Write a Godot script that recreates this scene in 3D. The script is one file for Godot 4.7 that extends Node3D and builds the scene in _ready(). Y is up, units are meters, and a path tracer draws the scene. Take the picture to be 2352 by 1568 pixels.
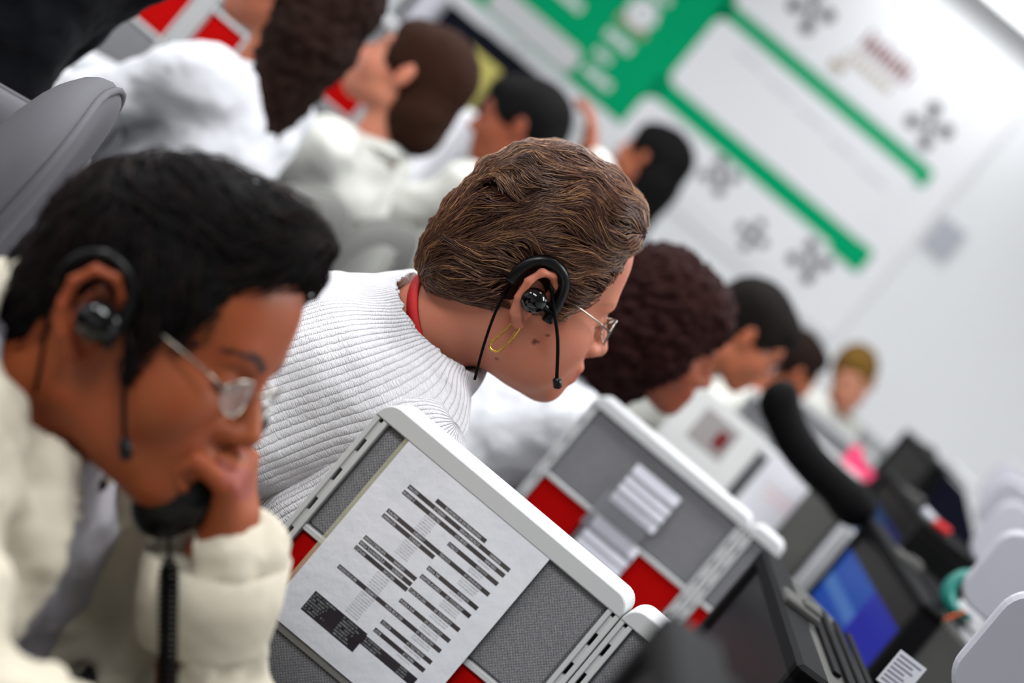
extends Node3D
# A call centre seen with a rolled camera: two rows of seated operators, fabric dividers, monitors, a far white wall with a green display.

const EYE := 1.38
const FOCAL := 3600.0      # focal length in pixels of the 2352 wide frame
const VPU := 850.0         # where the room's depth direction meets the levelled picture
const VPV := 595.0
const ROLL := 40.0

var M := {}
var used := {}
var rng := RandomNumberGenerator.new()

# ---------------------------------------------------------------- camera, light
func _ready() -> void:
	rng.seed = 7
	make_camera()
	make_light()
	make_materials()
	build_room()
	build_wall_display()
	build_dividers()
	build_desks()
	build_people()

func make_camera() -> void:
	var cam := Camera3D.new()
	cam.name = "camera"
	cam.position = Vector3(0, EYE, 0)
	cam.rotation.z = deg_to_rad(ROLL)
	cam.projection = Camera3D.PROJECTION_FRUSTUM
	cam.near = 0.05
	cam.far = 60.0
	cam.size = cam.near * 1568.0 / FOCAL
	var c := cos(deg_to_rad(ROLL))
	var s := sin(deg_to_rad(ROLL))
	cam.frustum_offset = Vector2(-(c * VPU + s * VPV), s * VPU - c * VPV) * cam.near / FOCAL
	var lens := CameraAttributesPhysical.new()
	lens.frustum_focal_length = 50.0
	lens.frustum_focus_distance = 1.80
	lens.exposure_aperture = 1.7
	cam.attributes = lens
	add_child(cam)
	cam.current = true

func make_light() -> void:
	var we := WorldEnvironment.new()
	we.name = "environment"
	var e := Environment.new()
	e.background_mode = Environment.BG_COLOR
	e.background_color = Color(0, 0, 0)
	e.tonemap_mode = Environment.TONE_MAPPER_LINEAR
	e.tonemap_exposure = 1.12
	e.sdfgi_enabled = true
	e.ssao_enabled = true
	e.ssil_enabled = true
	we.environment = e
	add_child(we)

const LAMPS := [[-0.9, -2.3], [-0.9, -4.4], [-0.95, -6.98], [-2.9, -0.2], [-2.9, -2.3], [-2.9, -4.4], [1.1, -2.3], [1.1, -4.4], [-0.9, -0.2]]
const LAMP_ENERGY := 3.9
const CEIL := 2.85

# ---------------------------------------------------------------- helpers: places, nodes
func level(u: float, v: float, d: float) -> Vector3:
	return Vector3((u - VPU) / FOCAL * d, EYE + (v - VPV) / FOCAL * d, -d)

func spot(px: float, py: float, d: float) -> Vector3:
	var c := cos(deg_to_rad(ROLL))
	var s := sin(deg_to_rad(ROLL))
	var dx := px - 1176.0
	var dy := 784.0 - py
	return level(c * dx - s * dy, s * dx + c * dy, d)

func numbered(called: String) -> String:
	var n: int = used.get(called, -1) + 1
	used[called] = n
	return called if n == 0 else "%s_%03d" % [called, n]

func tag(o: Node, label: String, category := "", group := "", kind := "") -> Node:
	if label:
		o.set_meta("label", label)
	if category:
		o.set_meta("category", category)
	if group:
		o.set_meta("group", group)
	if kind:
		o.set_meta("kind", kind)
	return o

func thing(called: String, label: String, category: String, at := Vector3.ZERO, turn := 0.0, group := "") -> Node3D:
	var o := Node3D.new()
	o.name = numbered(called)
	add_child(o)
	o.position = at
	o.rotation.y = turn
	tag(o, label, category, group)
	return o

func part(called: String, mesh: Mesh, m: Material, parent: Node, at := Vector3.ZERO) -> MeshInstance3D:
	var o := MeshInstance3D.new()
	o.name = called if parent != self else numbered(called)
	o.mesh = mesh
	o.material_override = m
	o.position = at
	parent.add_child(o, true)
	return o

func struct(called: String, mesh: Mesh, m: Material, at := Vector3.ZERO) -> MeshInstance3D:
	var o := part(called, mesh, m, self, at)
	o.set_meta("kind", "structure")
	return o

# ---------------------------------------------------------------- helpers: meshes
func quad(st: SurfaceTool, a: Vector3, b: Vector3, c: Vector3, d: Vector3) -> void:
	for p in [a, b, c, a, c, d]:
		st.add_vertex(p)

func begin(smooth := false) -> SurfaceTool:
	var st := SurfaceTool.new()
	st.begin(Mesh.PRIMITIVE_TRIANGLES)
	st.set_smooth_group(0 if smooth else -1)
	return st

func finish(st: SurfaceTool) -> ArrayMesh:
	st.generate_normals()
	return st.commit()

# a box with chamfered edges, centred on c
func add_box(st: SurfaceTool, c: Vector3, size: Vector3, b := 0.0) -> void:
	var h := size / 2.0
	b = minf(b, minf(h.x, minf(h.y, h.z)) * 0.95)
	if b <= 0.0:
		for ax in 3:
			for sg in [-1.0, 1.0]:
				var n := Vector3.ZERO
				n[ax] = sg
				var u := Vector3.ZERO
				u[(ax + 1) % 3] = 1.0
				var v := Vector3.ZERO
				v[(ax + 2) % 3] = sg
				quad(st, c + (n - u - v) * h, c + (n - u + v) * h, c + (n + u + v) * h, c + (n + u - v) * h)
		return
	var hb := h - Vector3.ONE * b
	for ax in 3:
		for sg in [-1.0, 1.0]:
			var u := (ax + 1) % 3
			var v := (ax + 2) % 3
			var p := []
			for k in [[-1, -1], [-1, 1], [1, 1], [1, -1]]:
				var q := Vector3.ZERO
				q[ax] = sg * h[ax]
				q[u] = k[0] * hb[u]
				q[v] = k[1] * hb[v] * sg
				p.append(c + q)
			quad(st, p[0], p[1], p[2], p[3])
	for ax in 3:
		var u := (ax + 1) % 3
		var v := (ax + 2) % 3
		for su in [-1.0, 1.0]:
			for sv in [-1.0, 1.0]:
				var q := []
				for k in [[0, -1], [0, 1], [1, 1], [1, -1]]:
					var w := Vector3.ZERO
					w[ax] = k[1] * hb[ax]
					w[u] = su * (h[u] if k[0] == 0 else hb[u])
					w[v] = sv * (hb[v] if k[0] == 0 else h[v])
					q.append(c + w)
				if su * sv > 0:
					quad(st, q[0], q[3], q[2], q[1])
				else:
					quad(st, q[0], q[1], q[2], q[3])
	for sx in [-1.0, 1.0]:
		for sy in [-1.0, 1.0]:
			for sz in [-1.0, 1.0]:
				var a := c + Vector3(sx * h.x, sy * hb.y, sz * hb.z)
				var d := c + Vector3(sx * hb.x, sy * h.y, sz * hb.z)
				var g := c + Vector3(sx * hb.x, sy * hb.y, sz * h.z)
				for p in ([a, g, d] if sx * sy * sz > 0 else [a, d, g]):
					st.add_vertex(p)

func box(size: Vector3, b := 0.0, c := Vector3.ZERO) -> ArrayMesh:
	var st := begin()
	add_box(st, c, size, b)
	return finish(st)

func round_rect(w: float, h: float, r: Array, seg := 6) -> PackedVector2Array:
	# corner radii: bottom left, bottom right, top right, top left; centred
	var out := PackedVector2Array()
	var cs := [Vector2(-w / 2, -h / 2), Vector2(w / 2, -h / 2), Vector2(w / 2, h / 2), Vector2(-w / 2, h / 2)]
	var dirs := [Vector2(1, 1), Vector2(-1, 1), Vector2(-1, -1), Vector2(1, -1)]
	for k in 4:
		var rr: float = r[k]
		if rr <= 0.0:
			out.append(cs[k])
			continue
		var cen: Vector2 = cs[k] + dirs[k] * rr
		for j in seg + 1:
			var a: float = PI + k * PI / 2 + PI / 2 * j / seg
			out.append(cen + Vector2(cos(a), sin(a)) * rr)
	return out

# an outline in x, y pushed out along z from -depth / 2 to depth / 2 with chamfered rims
func extrude(poly: PackedVector2Array, depth: float, b := 0.0) -> ArrayMesh:
	var st := begin()
	add_extrude(st, poly, depth, b)
	return finish(st)

func add_extrude(st: SurfaceTool, poly: PackedVector2Array, depth: float, b := 0.0, at := Transform3D.IDENTITY) -> void:
	if Geometry2D.is_polygon_clockwise(poly):
		poly.reverse()
	var inner := poly
	if b > 0.0:
		var off := Geometry2D.offset_polygon(poly, -b)
		if off.size() == 1 and off[0].size() == poly.size():
			inner = off[0]
			if Geometry2D.is_polygon_clockwise(inner):
				inner.reverse()
			# line the two outlines up
			var best := 0
			for j in inner.size():
				if inner[j].distance_squared_to(poly[0]) < inner[best].distance_squared_to(poly[0]):
					best = j
			var turned := PackedVector2Array()
			for j in inner.size():
				turned.append(inner[(best + j) % inner.size()])
			inner = turned
		else:
			b = 0.0
	var n := poly.size()
	var hz := depth / 2.0
	var idx := Geometry2D.triangulate_polygon(inner)
	for j in range(0, idx.size(), 3):
		var t := [inner[idx[j]], inner[idx[j + 1]], inner[idx[j + 2]]]
		if (t[1] - t[0]).cross(t[2] - t[0]) < 0:
			t = [t[0], t[2], t[1]]
		for k in [0, 2, 1]:
			st.add_vertex(at * Vector3(t[k].x, t[k].y, hz))
		for k in [0, 1, 2]:
			st.add_vertex(at * Vector3(t[k].x, t[k].y, -hz))
	for j in n:
		var a := poly[j]
		var c := poly[(j + 1) % n]
		var ai := inner[j]
		var ci := inner[(j + 1) % n]
		var z := hz - b
		quad(st, at * Vector3(a.x, a.y, -z), at * Vector3(a.x, a.y, z), at * Vector3(c.x, c.y, z), at * Vector3(c.x, c.y, -z))
		if b > 0.0:
			quad(st, at * Vector3(a.x, a.y, z), at * Vector3(ai.x, ai.y, hz), at * Vector3(ci.x, ci.y, hz), at * Vector3(c.x, c.y, z))
			quad(st, at * Vector3(ai.x, ai.y, -hz), at * Vector3(a.x, a.y, -z), at * Vector3(c.x, c.y, -z), at * Vector3(ci.x, ci.y, -hz))

# a round tube along points, radius a number or one for each point
func add_tube(st: SurfaceTool, pts: Array, r, sides := 8, cap := true) -> void:
	var n := pts.size()
	var rings := []
	var up := Vector3.UP
	for j in n:
		var d: Vector3 = (pts[mini(j + 1, n - 1)] - pts[maxi(j - 1, 0)]).normalized()
		var x := d.cross(up)
		if x.length() < 0.1:
			x = d.cross(Vector3.RIGHT)
		x = x.normalized()
		up = x.cross(d).normalized()
		var ring := PackedVector3Array()
		var rr: float = r[j] if r is Array else r
		for k in sides:
			var a := TAU * k / sides
			ring.append(pts[j] + (x * cos(a) + up * sin(a)) * rr)
		rings.append(ring)
	for j in n - 1:
		for k in sides:
			var k2 := (k + 1) % sides
			quad(st, rings[j][k], rings[j][k2], rings[j + 1][k2], rings[j + 1][k])
	if cap:
		for k in range(1, sides - 1):
			for p in [rings[0][0], rings[0][k + 1], rings[0][k]]:
				st.add_vertex(p)
			for p in [rings[n - 1][0], rings[n - 1][k], rings[n - 1][k + 1]]:
				st.add_vertex(p)

func tube(pts: Array, r, sides := 8) -> ArrayMesh:
	var st := begin(true)
	add_tube(st, pts, r, sides)
	return finish(st)

func smooth_path(pts: Array, per := 6) -> Array:
	var c := Curve3D.new()
	for j in pts.size():
		var a: Vector3 = pts[maxi(j - 1, 0)]
		var b: Vector3 = pts[mini(j + 1, pts.size() - 1)]
		c.add_point(pts[j], -(b - a) / 6.0, (b - a) / 6.0)
	var out := []
	for j in pts.size() - 1:
		for k in per:
			out.append(c.sample(j, float(k) / per))
	out.append(pts[-1])
	return out

# profile of Vector2(radius, height) turned about y
func lathe(prof: Array, sides := 24, at := Transform3D.IDENTITY) -> ArrayMesh:
	var st := begin(true)
	for j in prof.size() - 1:
		for k in sides:
			var a := TAU * k / sides
			var b := TAU * (k + 1) / sides
			var p: Vector2 = prof[j]
			var q: Vector2 = prof[j + 1]
			quad(st, at * Vector3(p.x * cos(a), p.y, p.x * sin(a)), at * Vector3(q.x * cos(a), q.y, q.x * sin(a)), at * Vector3(q.x * cos(b), q.y, q.x * sin(b)), at * Vector3(p.x * cos(b), p.y, p.x * sin(b)))
	return finish(st)

func ball_mesh(r: float, seg := 24) -> SphereMesh:
	var s := SphereMesh.new()
	s.radius = r
	s.height = 2 * r
	s.radial_segments = seg
	s.rings = seg / 2
	return s

# a flat sheet with uv, width along x, height along y, facing +z
func sheet(w: float, h: float, th := 0.0006) -> ArrayMesh:
	var st := SurfaceTool.new()
	st.begin(Mesh.PRIMITIVE_TRIANGLES)
	for f in [[0, 1, 2], [0, 2, 3]]:
		for k in f:
			var c: Vector2 = [Vector2(0, 0), Vector2(0, 1), Vector2(1, 1), Vector2(1, 0)][k]
			st.set_normal(Vector3.BACK)
			st.set_uv(Vector2(c.x, 1 - c.y))
			st.add_vertex(Vector3((c.x - 0.5) * w, (c.y - 0.5) * h, th))
	st.set_normal(Vector3.FORWARD)
	for f in [[0, 2, 1], [0, 3, 2]]:
		for k in f:
			var c: Vector2 = [Vector2(0, 0), Vector2(0, 1), Vector2(1, 1), Vector2(1, 0)][k]
			st.set_uv(Vector2(0.01, 0.01))
			st.add_vertex(Vector3((c.x - 0.5) * w, (c.y - 0.5) * h, 0))
	return st.commit()

# ---------------------------------------------------------------- materials
func mat(c: Color, rough := 0.6, metal := 0.0) -> StandardMaterial3D:
	var m := StandardMaterial3D.new()
	m.albedo_color = c
	m.roughness = rough
	m.metallic = metal
	return m

func noise_tex(freq: float, px := 512, seed_ := 1, oct := 4, seamless := true) -> NoiseTexture2D:
	var n := FastNoiseLite.new()
	n.seed = seed_
	n.frequency = freq
	n.fractal_octaves = oct
	var t := NoiseTexture2D.new()
	t.width = px
	t.height = px
	t.seamless = seamless
	t.noise = n
	return t

func bump(m: StandardMaterial3D, t: Texture2D, cm: float) -> StandardMaterial3D:
	m.heightmap_enabled = true
	m.heightmap_texture = t
	m.heightmap_scale = cm
	return m

func triplanar(m: StandardMaterial3D, per_m: float) -> StandardMaterial3D:
	m.uv1_triplanar = true
	m.uv1_scale = Vector3.ONE * per_m
	return m

func weave_image(base: Color, spread: float) -> ImageTexture:
	var im := Image.create(256, 256, false, Image.FORMAT_RGB8)
	var r := RandomNumberGenerator.new()
	r.seed = 5
	for y in 256:
		for x in 256:
			var cell := ((x / 4) + (y / 4)) % 2
			var k: float = (0.5 if cell == 0 else -0.5) * spread + r.randf_range(-1, 1) * spread
			im.set_pixel(x, y, Color(base.r + k, base.g + k, base.b + k))
	return ImageTexture.create_from_image(im)

func weave_height() -> ImageTexture:
	var im := Image.create(256, 256, false, Image.FORMAT_RGB8)
	for y in 256:
		for x in 256:
			var a := sin(PI * (x % 4 + 0.5) / 4.0)
			var b := sin(PI * (y % 4 + 0.5) / 4.0)
			var g := a if ((x / 4) + (y / 4)) % 2 == 0 else b
			im.set_pixel(x, y, Color(g, g, g))
	return ImageTexture.create_from_image(im)

func rib_height() -> ImageTexture:
	# 8 ribs across, crinkled along their length
	var im := Image.create(512, 1024, false, Image.FORMAT_RGB8)
	var n := FastNoiseLite.new()
	n.seed = 3
	n.frequency = 0.012
	var n2 := FastNoiseLite.new()
	n2.seed = 9
	n2.frequency = 0.06
	for y in 1024:
		for x in 512:
			var xx := x + n.get_noise_2d(x * 0.4, y) * 10.0 * sin(PI * x / 511.0)
			var f := fposmod(xx / 64.0, 1.0)
			var g := pow(absf(sin(PI * f)), 0.45)
			g += n2.get_noise_2d(x * 0.25, y * 1.6) * 0.35
			g = clampf(g * 0.8, 0, 1)
			im.set_pixel(x, y, Color(g, g, g))
	return ImageTexture.create_from_image(im)

func make_materials() -> void:
	M.wall = mat(Color(0.92, 0.925, 0.93), 0.75)
	bump(M.wall, noise_tex(0.05, 256, 4), 0.03)
	triplanar(M.wall, 1.5)
	M.ceiling = mat(Color(0.9, 0.9, 0.9), 0.9)
	M.floor = mat(Color(0.13, 0.13, 0.14), 0.9)
	M.floor.albedo_texture = noise_tex(0.2, 256, 8)
	M.floor.albedo_color = Color(0.16, 0.16, 0.175)
	triplanar(M.floor, 2.0)
	M.lamp = mat(Color(1, 1, 1), 0.4)
	M.lamp.emission_enabled = true
	M.lamp.emission = Color(0.985, 0.99, 1.0)
	M.lamp.emission_energy_multiplier = 2.0
	M.lamp_frame = mat(Color(0.8, 0.8, 0.8), 0.4)
	M.plastic = mat(Color(0.745, 0.75, 0.75), 0.45)
	bump(M.plastic, noise_tex(0.3, 256, 2), 0.004)
	triplanar(M.plastic, 14.0)
	M.plastic_light = mat(Color(0.66, 0.66, 0.69), 0.45)
	M.slot = mat(Color(0.05, 0.035, 0.04), 0.8)
	var wh := weave_height()
	M.fabric = mat(Color(1, 1, 1), 0.95)
	M.fabric.albedo_texture = weave_image(Color(0.47, 0.47, 0.48), 0.12)
	bump(M.fabric, wh, 0.05)
	triplanar(M.fabric, 7.5)
	M.fabric_red = mat(Color(1, 1, 1), 0.95)
	M.fabric_red.albedo_texture = weave_image(Color(0.66, 0.02, 0.015), 0.02)
	bump(M.fabric_red, wh, 0.03)
	triplanar(M.fabric_red, 14.0)
	M.desk = mat(Color(0.62, 0.62, 0.62), 0.5)
	M.metal = mat(Color(0.55, 0.55, 0.57), 0.35, 0.9)
	M.black = mat(Color(0.018, 0.018, 0.02), 0.32)
	M.black_soft = mat(Color(0.022, 0.022, 0.025), 0.65)
	M.gloss_black = mat(Color(0.012, 0.012, 0.014), 0.16)
	M.gloss_black.metallic_specular = 0.3
	M.gloss_black.clearcoat_enabled = true
	M.gloss_black.clearcoat = 0.5
	M.gloss_black.clearcoat_roughness = 0.03
	M.case_dark = mat(Color(0.05, 0.05, 0.055), 0.5)
	M.case_grey = mat(Color(0.30, 0.30, 0.29), 0.55)
	M.case_navy = mat(Color(0.045, 0.05, 0.10), 0.4)
	M.green = mat(Color(0.0, 0.64, 0.42), 0.8)
	M.green.metallic_specular = 0.2
	M.board_white = mat(Color(0.93, 0.93, 0.94), 0.6)
	M.mark_black = mat(Color(0.03, 0.06, 0.06), 0.6)
	M.mark_grey = mat(Color(0.70, 0.71, 0.74), 0.7)
	M.mark_red = mat(Color(0.45, 0.12, 0.10), 0.7)
	M.mark_tan = mat(Color(0.66, 0.60, 0.48), 0.7)
	M.paper = mat(Color(0.9, 0.9, 0.92), 0.6)
	M.gold = mat(Color(0.83, 0.66, 0.33), 0.22, 1.0)
	M.steel = mat(Color(0.62, 0.60, 0.56), 0.25, 1.0)
	M.lens_glass = mat(Color(0.9, 0.95, 0.93, 0.12), 0.03)
	M.lens_glass.transparency = BaseMaterial3D.TRANSPARENCY_ALPHA
	M.chair = mat(Color(0.36, 0.355, 0.37), 0.95)
	bump(M.chair, wh, 0.03)
	triplanar(M.chair, 10.0)
	M.chair_light = mat(Color(0.40, 0.40, 0.385), 0.95)
	M.teal = mat(Color(0.05, 0.42, 0.38), 0.4)
	M.pink = mat(Color(0.95, 0.25, 0.45), 0.6)
	M.orange = mat(Color(0.80, 0.33, 0.08), 0.5)
	M.red = mat(Color(0.72, 0.04, 0.04), 0.7)
	M.yellow = mat(Color(0.58, 0.55, 0.27), 0.85)
	M.trousers = mat(Color(0.05, 0.05, 0.07), 0.9)
	M.shoe = mat(Color(0.03, 0.03, 0.03), 0.4)
	var ht := noise_tex(0.06, 512, 21)
	M.hair_bump = ht
	M.rib = rib_height()
	for k in ["black_soft", "case_dark", "case_grey", "case_navy", "floor", "fabric", "fabric_red", "chair", "chair_light", "trousers", "desk"]:
		M[k].metallic_specular = 0.18
	M.black.metallic_specular = 0.35

func skin_mat() -> StandardMaterial3D:
	if not M.has("skin"):
		var m := mat(Color(1, 1, 1), 0.48)
		m.vertex_color_use_as_albedo = true
		m.metallic_specular = 0.38
		m.subsurf_scatter_enabled = true
		m.subsurf_scatter_strength = 0.12
		bump(m, noise_tex(0.25, 256, 31), 0.012)
		triplanar(m, 18.0)
		M.skin = m
	return M.skin

func hair_mat(c: Color) -> StandardMaterial3D:
	var m := mat(c, 0.7)
	m.metallic_specular = 0.2
	bump(m, M.hair_bump, 0.35)
	triplanar(m, 7.0)
	return m

func cloth_mat(c: Color) -> StandardMaterial3D:
	var m := mat(c, 0.85)
	m.rim_enabled = true
	m.rim = 0.12
	m.metallic_specular = 0.2
	bump(m, noise_tex(0.02, 256, 41, 3), 0.5)
	triplanar(m, 2.2)
	return m

# ---------------------------------------------------------------- room
func build_room() -> void:
	var x0 := -4.4
	var x1 := 2.7
	var z0 := -7.4
	var z1 := 2.6
	var w := x1 - x0
	var l := z1 - z0
	var cx := (x0 + x1) / 2
	var cz := (z0 + z1) / 2
	struct("floor", box(Vector3(w + 0.4, 0.1, l + 0.4)), M.floor, Vector3(cx, -0.05, cz))
	struct("ceiling", box(Vector3(w + 0.4, 0.1, l + 0.4)), M.ceiling, Vector3(cx, CEIL + 0.05, cz))
	struct("wall_back", box(Vector3(w + 0.4, CEIL, 0.15)), M.wall, Vector3(cx, CEIL / 2, z0 - 0.075))
	struct("wall_front", box(Vector3(w + 0.4, CEIL, 0.15)), M.wall, Vector3(cx, CEIL / 2, z1 + 0.075))
	struct("wall_left", box(Vector3(0.15, CEIL, l)), M.wall, Vector3(x0 - 0.075, CEIL / 2, cz))
	struct("wall_right", box(Vector3(0.15, CEIL, l)), M.wall, Vector3(x1 + 0.075, CEIL / 2, cz))
	var tr := begin()
	add_box(tr, Vector3(cx, CEIL - 0.06, z0 + 0.02), Vector3(w, 0.12, 0.04), 0.008)
	add_box(tr, Vector3(cx, CEIL - 0.015, z0 + 0.035), Vector3(w, 0.03, 0.07), 0.006)
	struct("trim_1", finish(tr), M.plastic)
	struct("baseboard_back", box(Vector3(w, 0.1, 0.015), 0.004), M.plastic, Vector3(cx, 0.05, z0 + 0.0075))
	var fm := begin()
	for s in [-1.0, 1.0]:
		add_box(fm, Vector3(s * 0.62, 0, 0), Vector3(0.04, 0.05, 0.62), 0.004)
		add_box(fm, Vector3(0, 0, s * 0.29), Vector3(1.24, 0.05, 0.04), 0.004)
	var frame := finish(fm)
	var diff := box(Vector3(1.2, 0.02, 0.54))
	for k in LAMPS.size():
		var p: Array = LAMPS[k]
		var where: Array = ["above the woman in the ribbed sweater", "above the middle of the near row", "nearest the green display wall", "over the left row, nearest the camera", "over the left row beside the grey chair", "over the far half of the left row", "over the right side beside the monitors", "over the right side, far half", "straight above the man in the beige jacket"]
		var t := thing("ceiling_lamp", "white fluorescent ceiling panel " + where[k], "ceiling lamp", Vector3(p[0], CEIL - 0.025, p[1]), 0, "fluorescent ceiling panels")
		part("frame", frame, M.lamp_frame, t)
		part("diffuser", diff, M.lamp, t, Vector3(0, -0.005, 0))
		var a := AreaLight3D.new()
		a.name = "panel_light"
		a.area_size = Vector2(1.2, 0.54)
		a.light_energy = LAMP_ENERGY if k != 2 else LAMP_ENERGY * 0.10
		a.light_color = Color(0.985, 0.99, 1.0)
		a.shadow_enabled = true
		a.area_range = 20.0
		a.area_attenuation = 2.0
		a.rotation.x = -PI / 2
		a.position = Vector3(0, -0.03, 0)
		t.add_child(a)

# ---------------------------------------------------------------- the green display on the far wall
func build_wall_display() -> void:
	var d := 7.39
	var t := thing("wall_display", "large green and white notice display on the far wall", "display board", Vector3(0, 0, -d))
	var mk := func(called: String, m: Material, u0: float, v0: float, u1: float, v1: float, r: Array, th: float, lift: float) -> void:
		var a := level(u0, v0, d)
		var b := level(u1, v1, d)
		part(called, extrude(round_rect(b.x - a.x, b.y - a.y, r), th, 0.0), m, t, Vector3((a.x + b.x) / 2, (a.y + b.y) / 2, lift))
	mk.call("backing_board", M.board_white, -760, 470, 560, 1180, [0.02, 0.02, 0.02, 0.02], 0.008, 0.004)
	mk.call("green_field", M.green, -760, 543, -104, 1170, [0.05, 0.02, 0.02, 0.02], 0.006, 0.010)
	mk.call("green_bar", M.green, -120, 874, 496, 920, [0, 0.02, 0.02, 0], 0.006, 0.010)
	mk.call("green_bar", M.green, -130, 628, 508, 692, [0, 0.02, 0.03, 0], 0.006, 0.010)
	mk.call("white_panel", M.board_white, -112, 690, 470, 882, [0.05, 0.01, 0.01, 0.05], 0.006, 0.012)
	mk.call("white_panel", M.board_white, -118, 925, 470, 1150, [0.06, 0.01, 0.01, 0.02], 0.006, 0.012)
	mk.call("white_panel", M.board_white, -126, 500, 420, 640, [0.02, 0.02, 0.02, 0.06], 0.006, 0.0115)
	mk.call("faint_notice", M.mark_grey, 575, 775, 645, 860, [0, 0, 0, 0], 0.002, 0.002)
	# faint printed lines on the long white panel
	for k in 5:
		mk.call("printed_line", M.mark_grey, -30 + 95 * k, 842 - k * 6, 50 + 95 * k, 847 - k * 6, [0, 0, 0, 0], 0.002, 0.016)
	# flower shaped marks: a dot with four petals
	var arm := [205.0, 113.0, 22.0, 296.0]
	for e in [[40, 1024, 1.0, 0], [417, 995, 1.0, 0], [123, 598, 0.8, 12], [267, 543, 0.72, -20], [405, 581, 0.9, 8]]:
		var st := begin()
		var c := level(e[0], e[1], d)
		var sc: float = e[2] / 487.0
		add_extrude(st, disc(11 * sc), 0.004, 0, Transform3D(Basis.IDENTITY, Vector3.ZERO))
		for a in arm:
			var q := Vector3(cos(deg_to_rad(a + e[3])), sin(deg_to_rad(a + e[3])), 0) * 40 * sc
			add_extrude(st, disc(16 * sc), 0.004, 0, Transform3D(Basis.IDENTITY, q))
			add_extrude(st, PackedVector2Array([Vector2(q.x * 0.2 - 0.006, q.y * 0.2 - 0.006), Vector2(q.x * 0.8 - 0.006, q.y * 0.8 - 0.006), Vector2(q.x * 0.8 + 0.006, q.y * 0.8 + 0.006), Vector2(q.x * 0.2 + 0.006, q.y * 0.2 + 0.006)]), 0.003)
		part("four_petal_mark", finish(st), M.mark_black, t, Vector3(c.x, c.y, 0.018))
	# red logo of upright strokes, tan line of writing below it
	for k in 9:
		mk.call("red_stroke", M.mark_red, 178 + k * 15.5, 1028, 187 + k * 15.5, 1078 - (k % 3) * 6, [0, 0, 0, 0], 0.003, 0.017)
	for k in 8:
		mk.call("tan_letter", M.mark_tan, 165 + k * 17, 990, 176 + k * 17, 1008, [0, 0, 0, 0], 0.003, 0.017)
	mk.call("tan_letter", M.mark_tan, 150, 952, 185, 975, [0, 0, 0, 0], 0.003, 0.017)
	# white crest and lines of writing on the green
	var cr := begin()
	for k in 9:
		var a := TAU * k / 9
		add_extrude(cr, disc(0.022), 0.004, 0, Transform3D(Basis.IDENTITY, Vector3(cos(a), sin(a), 0) * 0.058))
	add_extrude(cr, disc(0.035), 0.004)
	var cc := level(-252, 768, d)
	part("white_crest", finish(cr), M.board_white, t, Vector3(cc.x, cc.y, 0.016))
	mk.call("tan_letter", M.mark_tan, -292, 722, -212, 742, [0, 0, 0, 0], 0.003, 0.015)
	for r in [[-288, 676, -214, 697], [-280, 628, -236, 645], [-272, 580, -196, 600], [-440, 676, -362, 696], [-300, 820, -215, 835]]:
		for k in 4:
			var ww: float = (r[2] - r[0]) / 4.0
			mk.call("white_letter", M.board_white, r[0] + k * ww, r[1], r[0] + k * ww + ww * 0.8, r[3], [0, 0, 0, 0], 0.003, 0.015)

func disc(r: float, n := 16) -> PackedVector2Array:
	var p := PackedVector2Array()
	for k in n:
		p.append(Vector2(cos(TAU * k / n), sin(TAU * k / n)) * r)
	return p

# ---------------------------------------------------------------- dividers
const CAP_TOP := 0.966
const DW := 0.3447
const NW := 0.070

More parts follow.
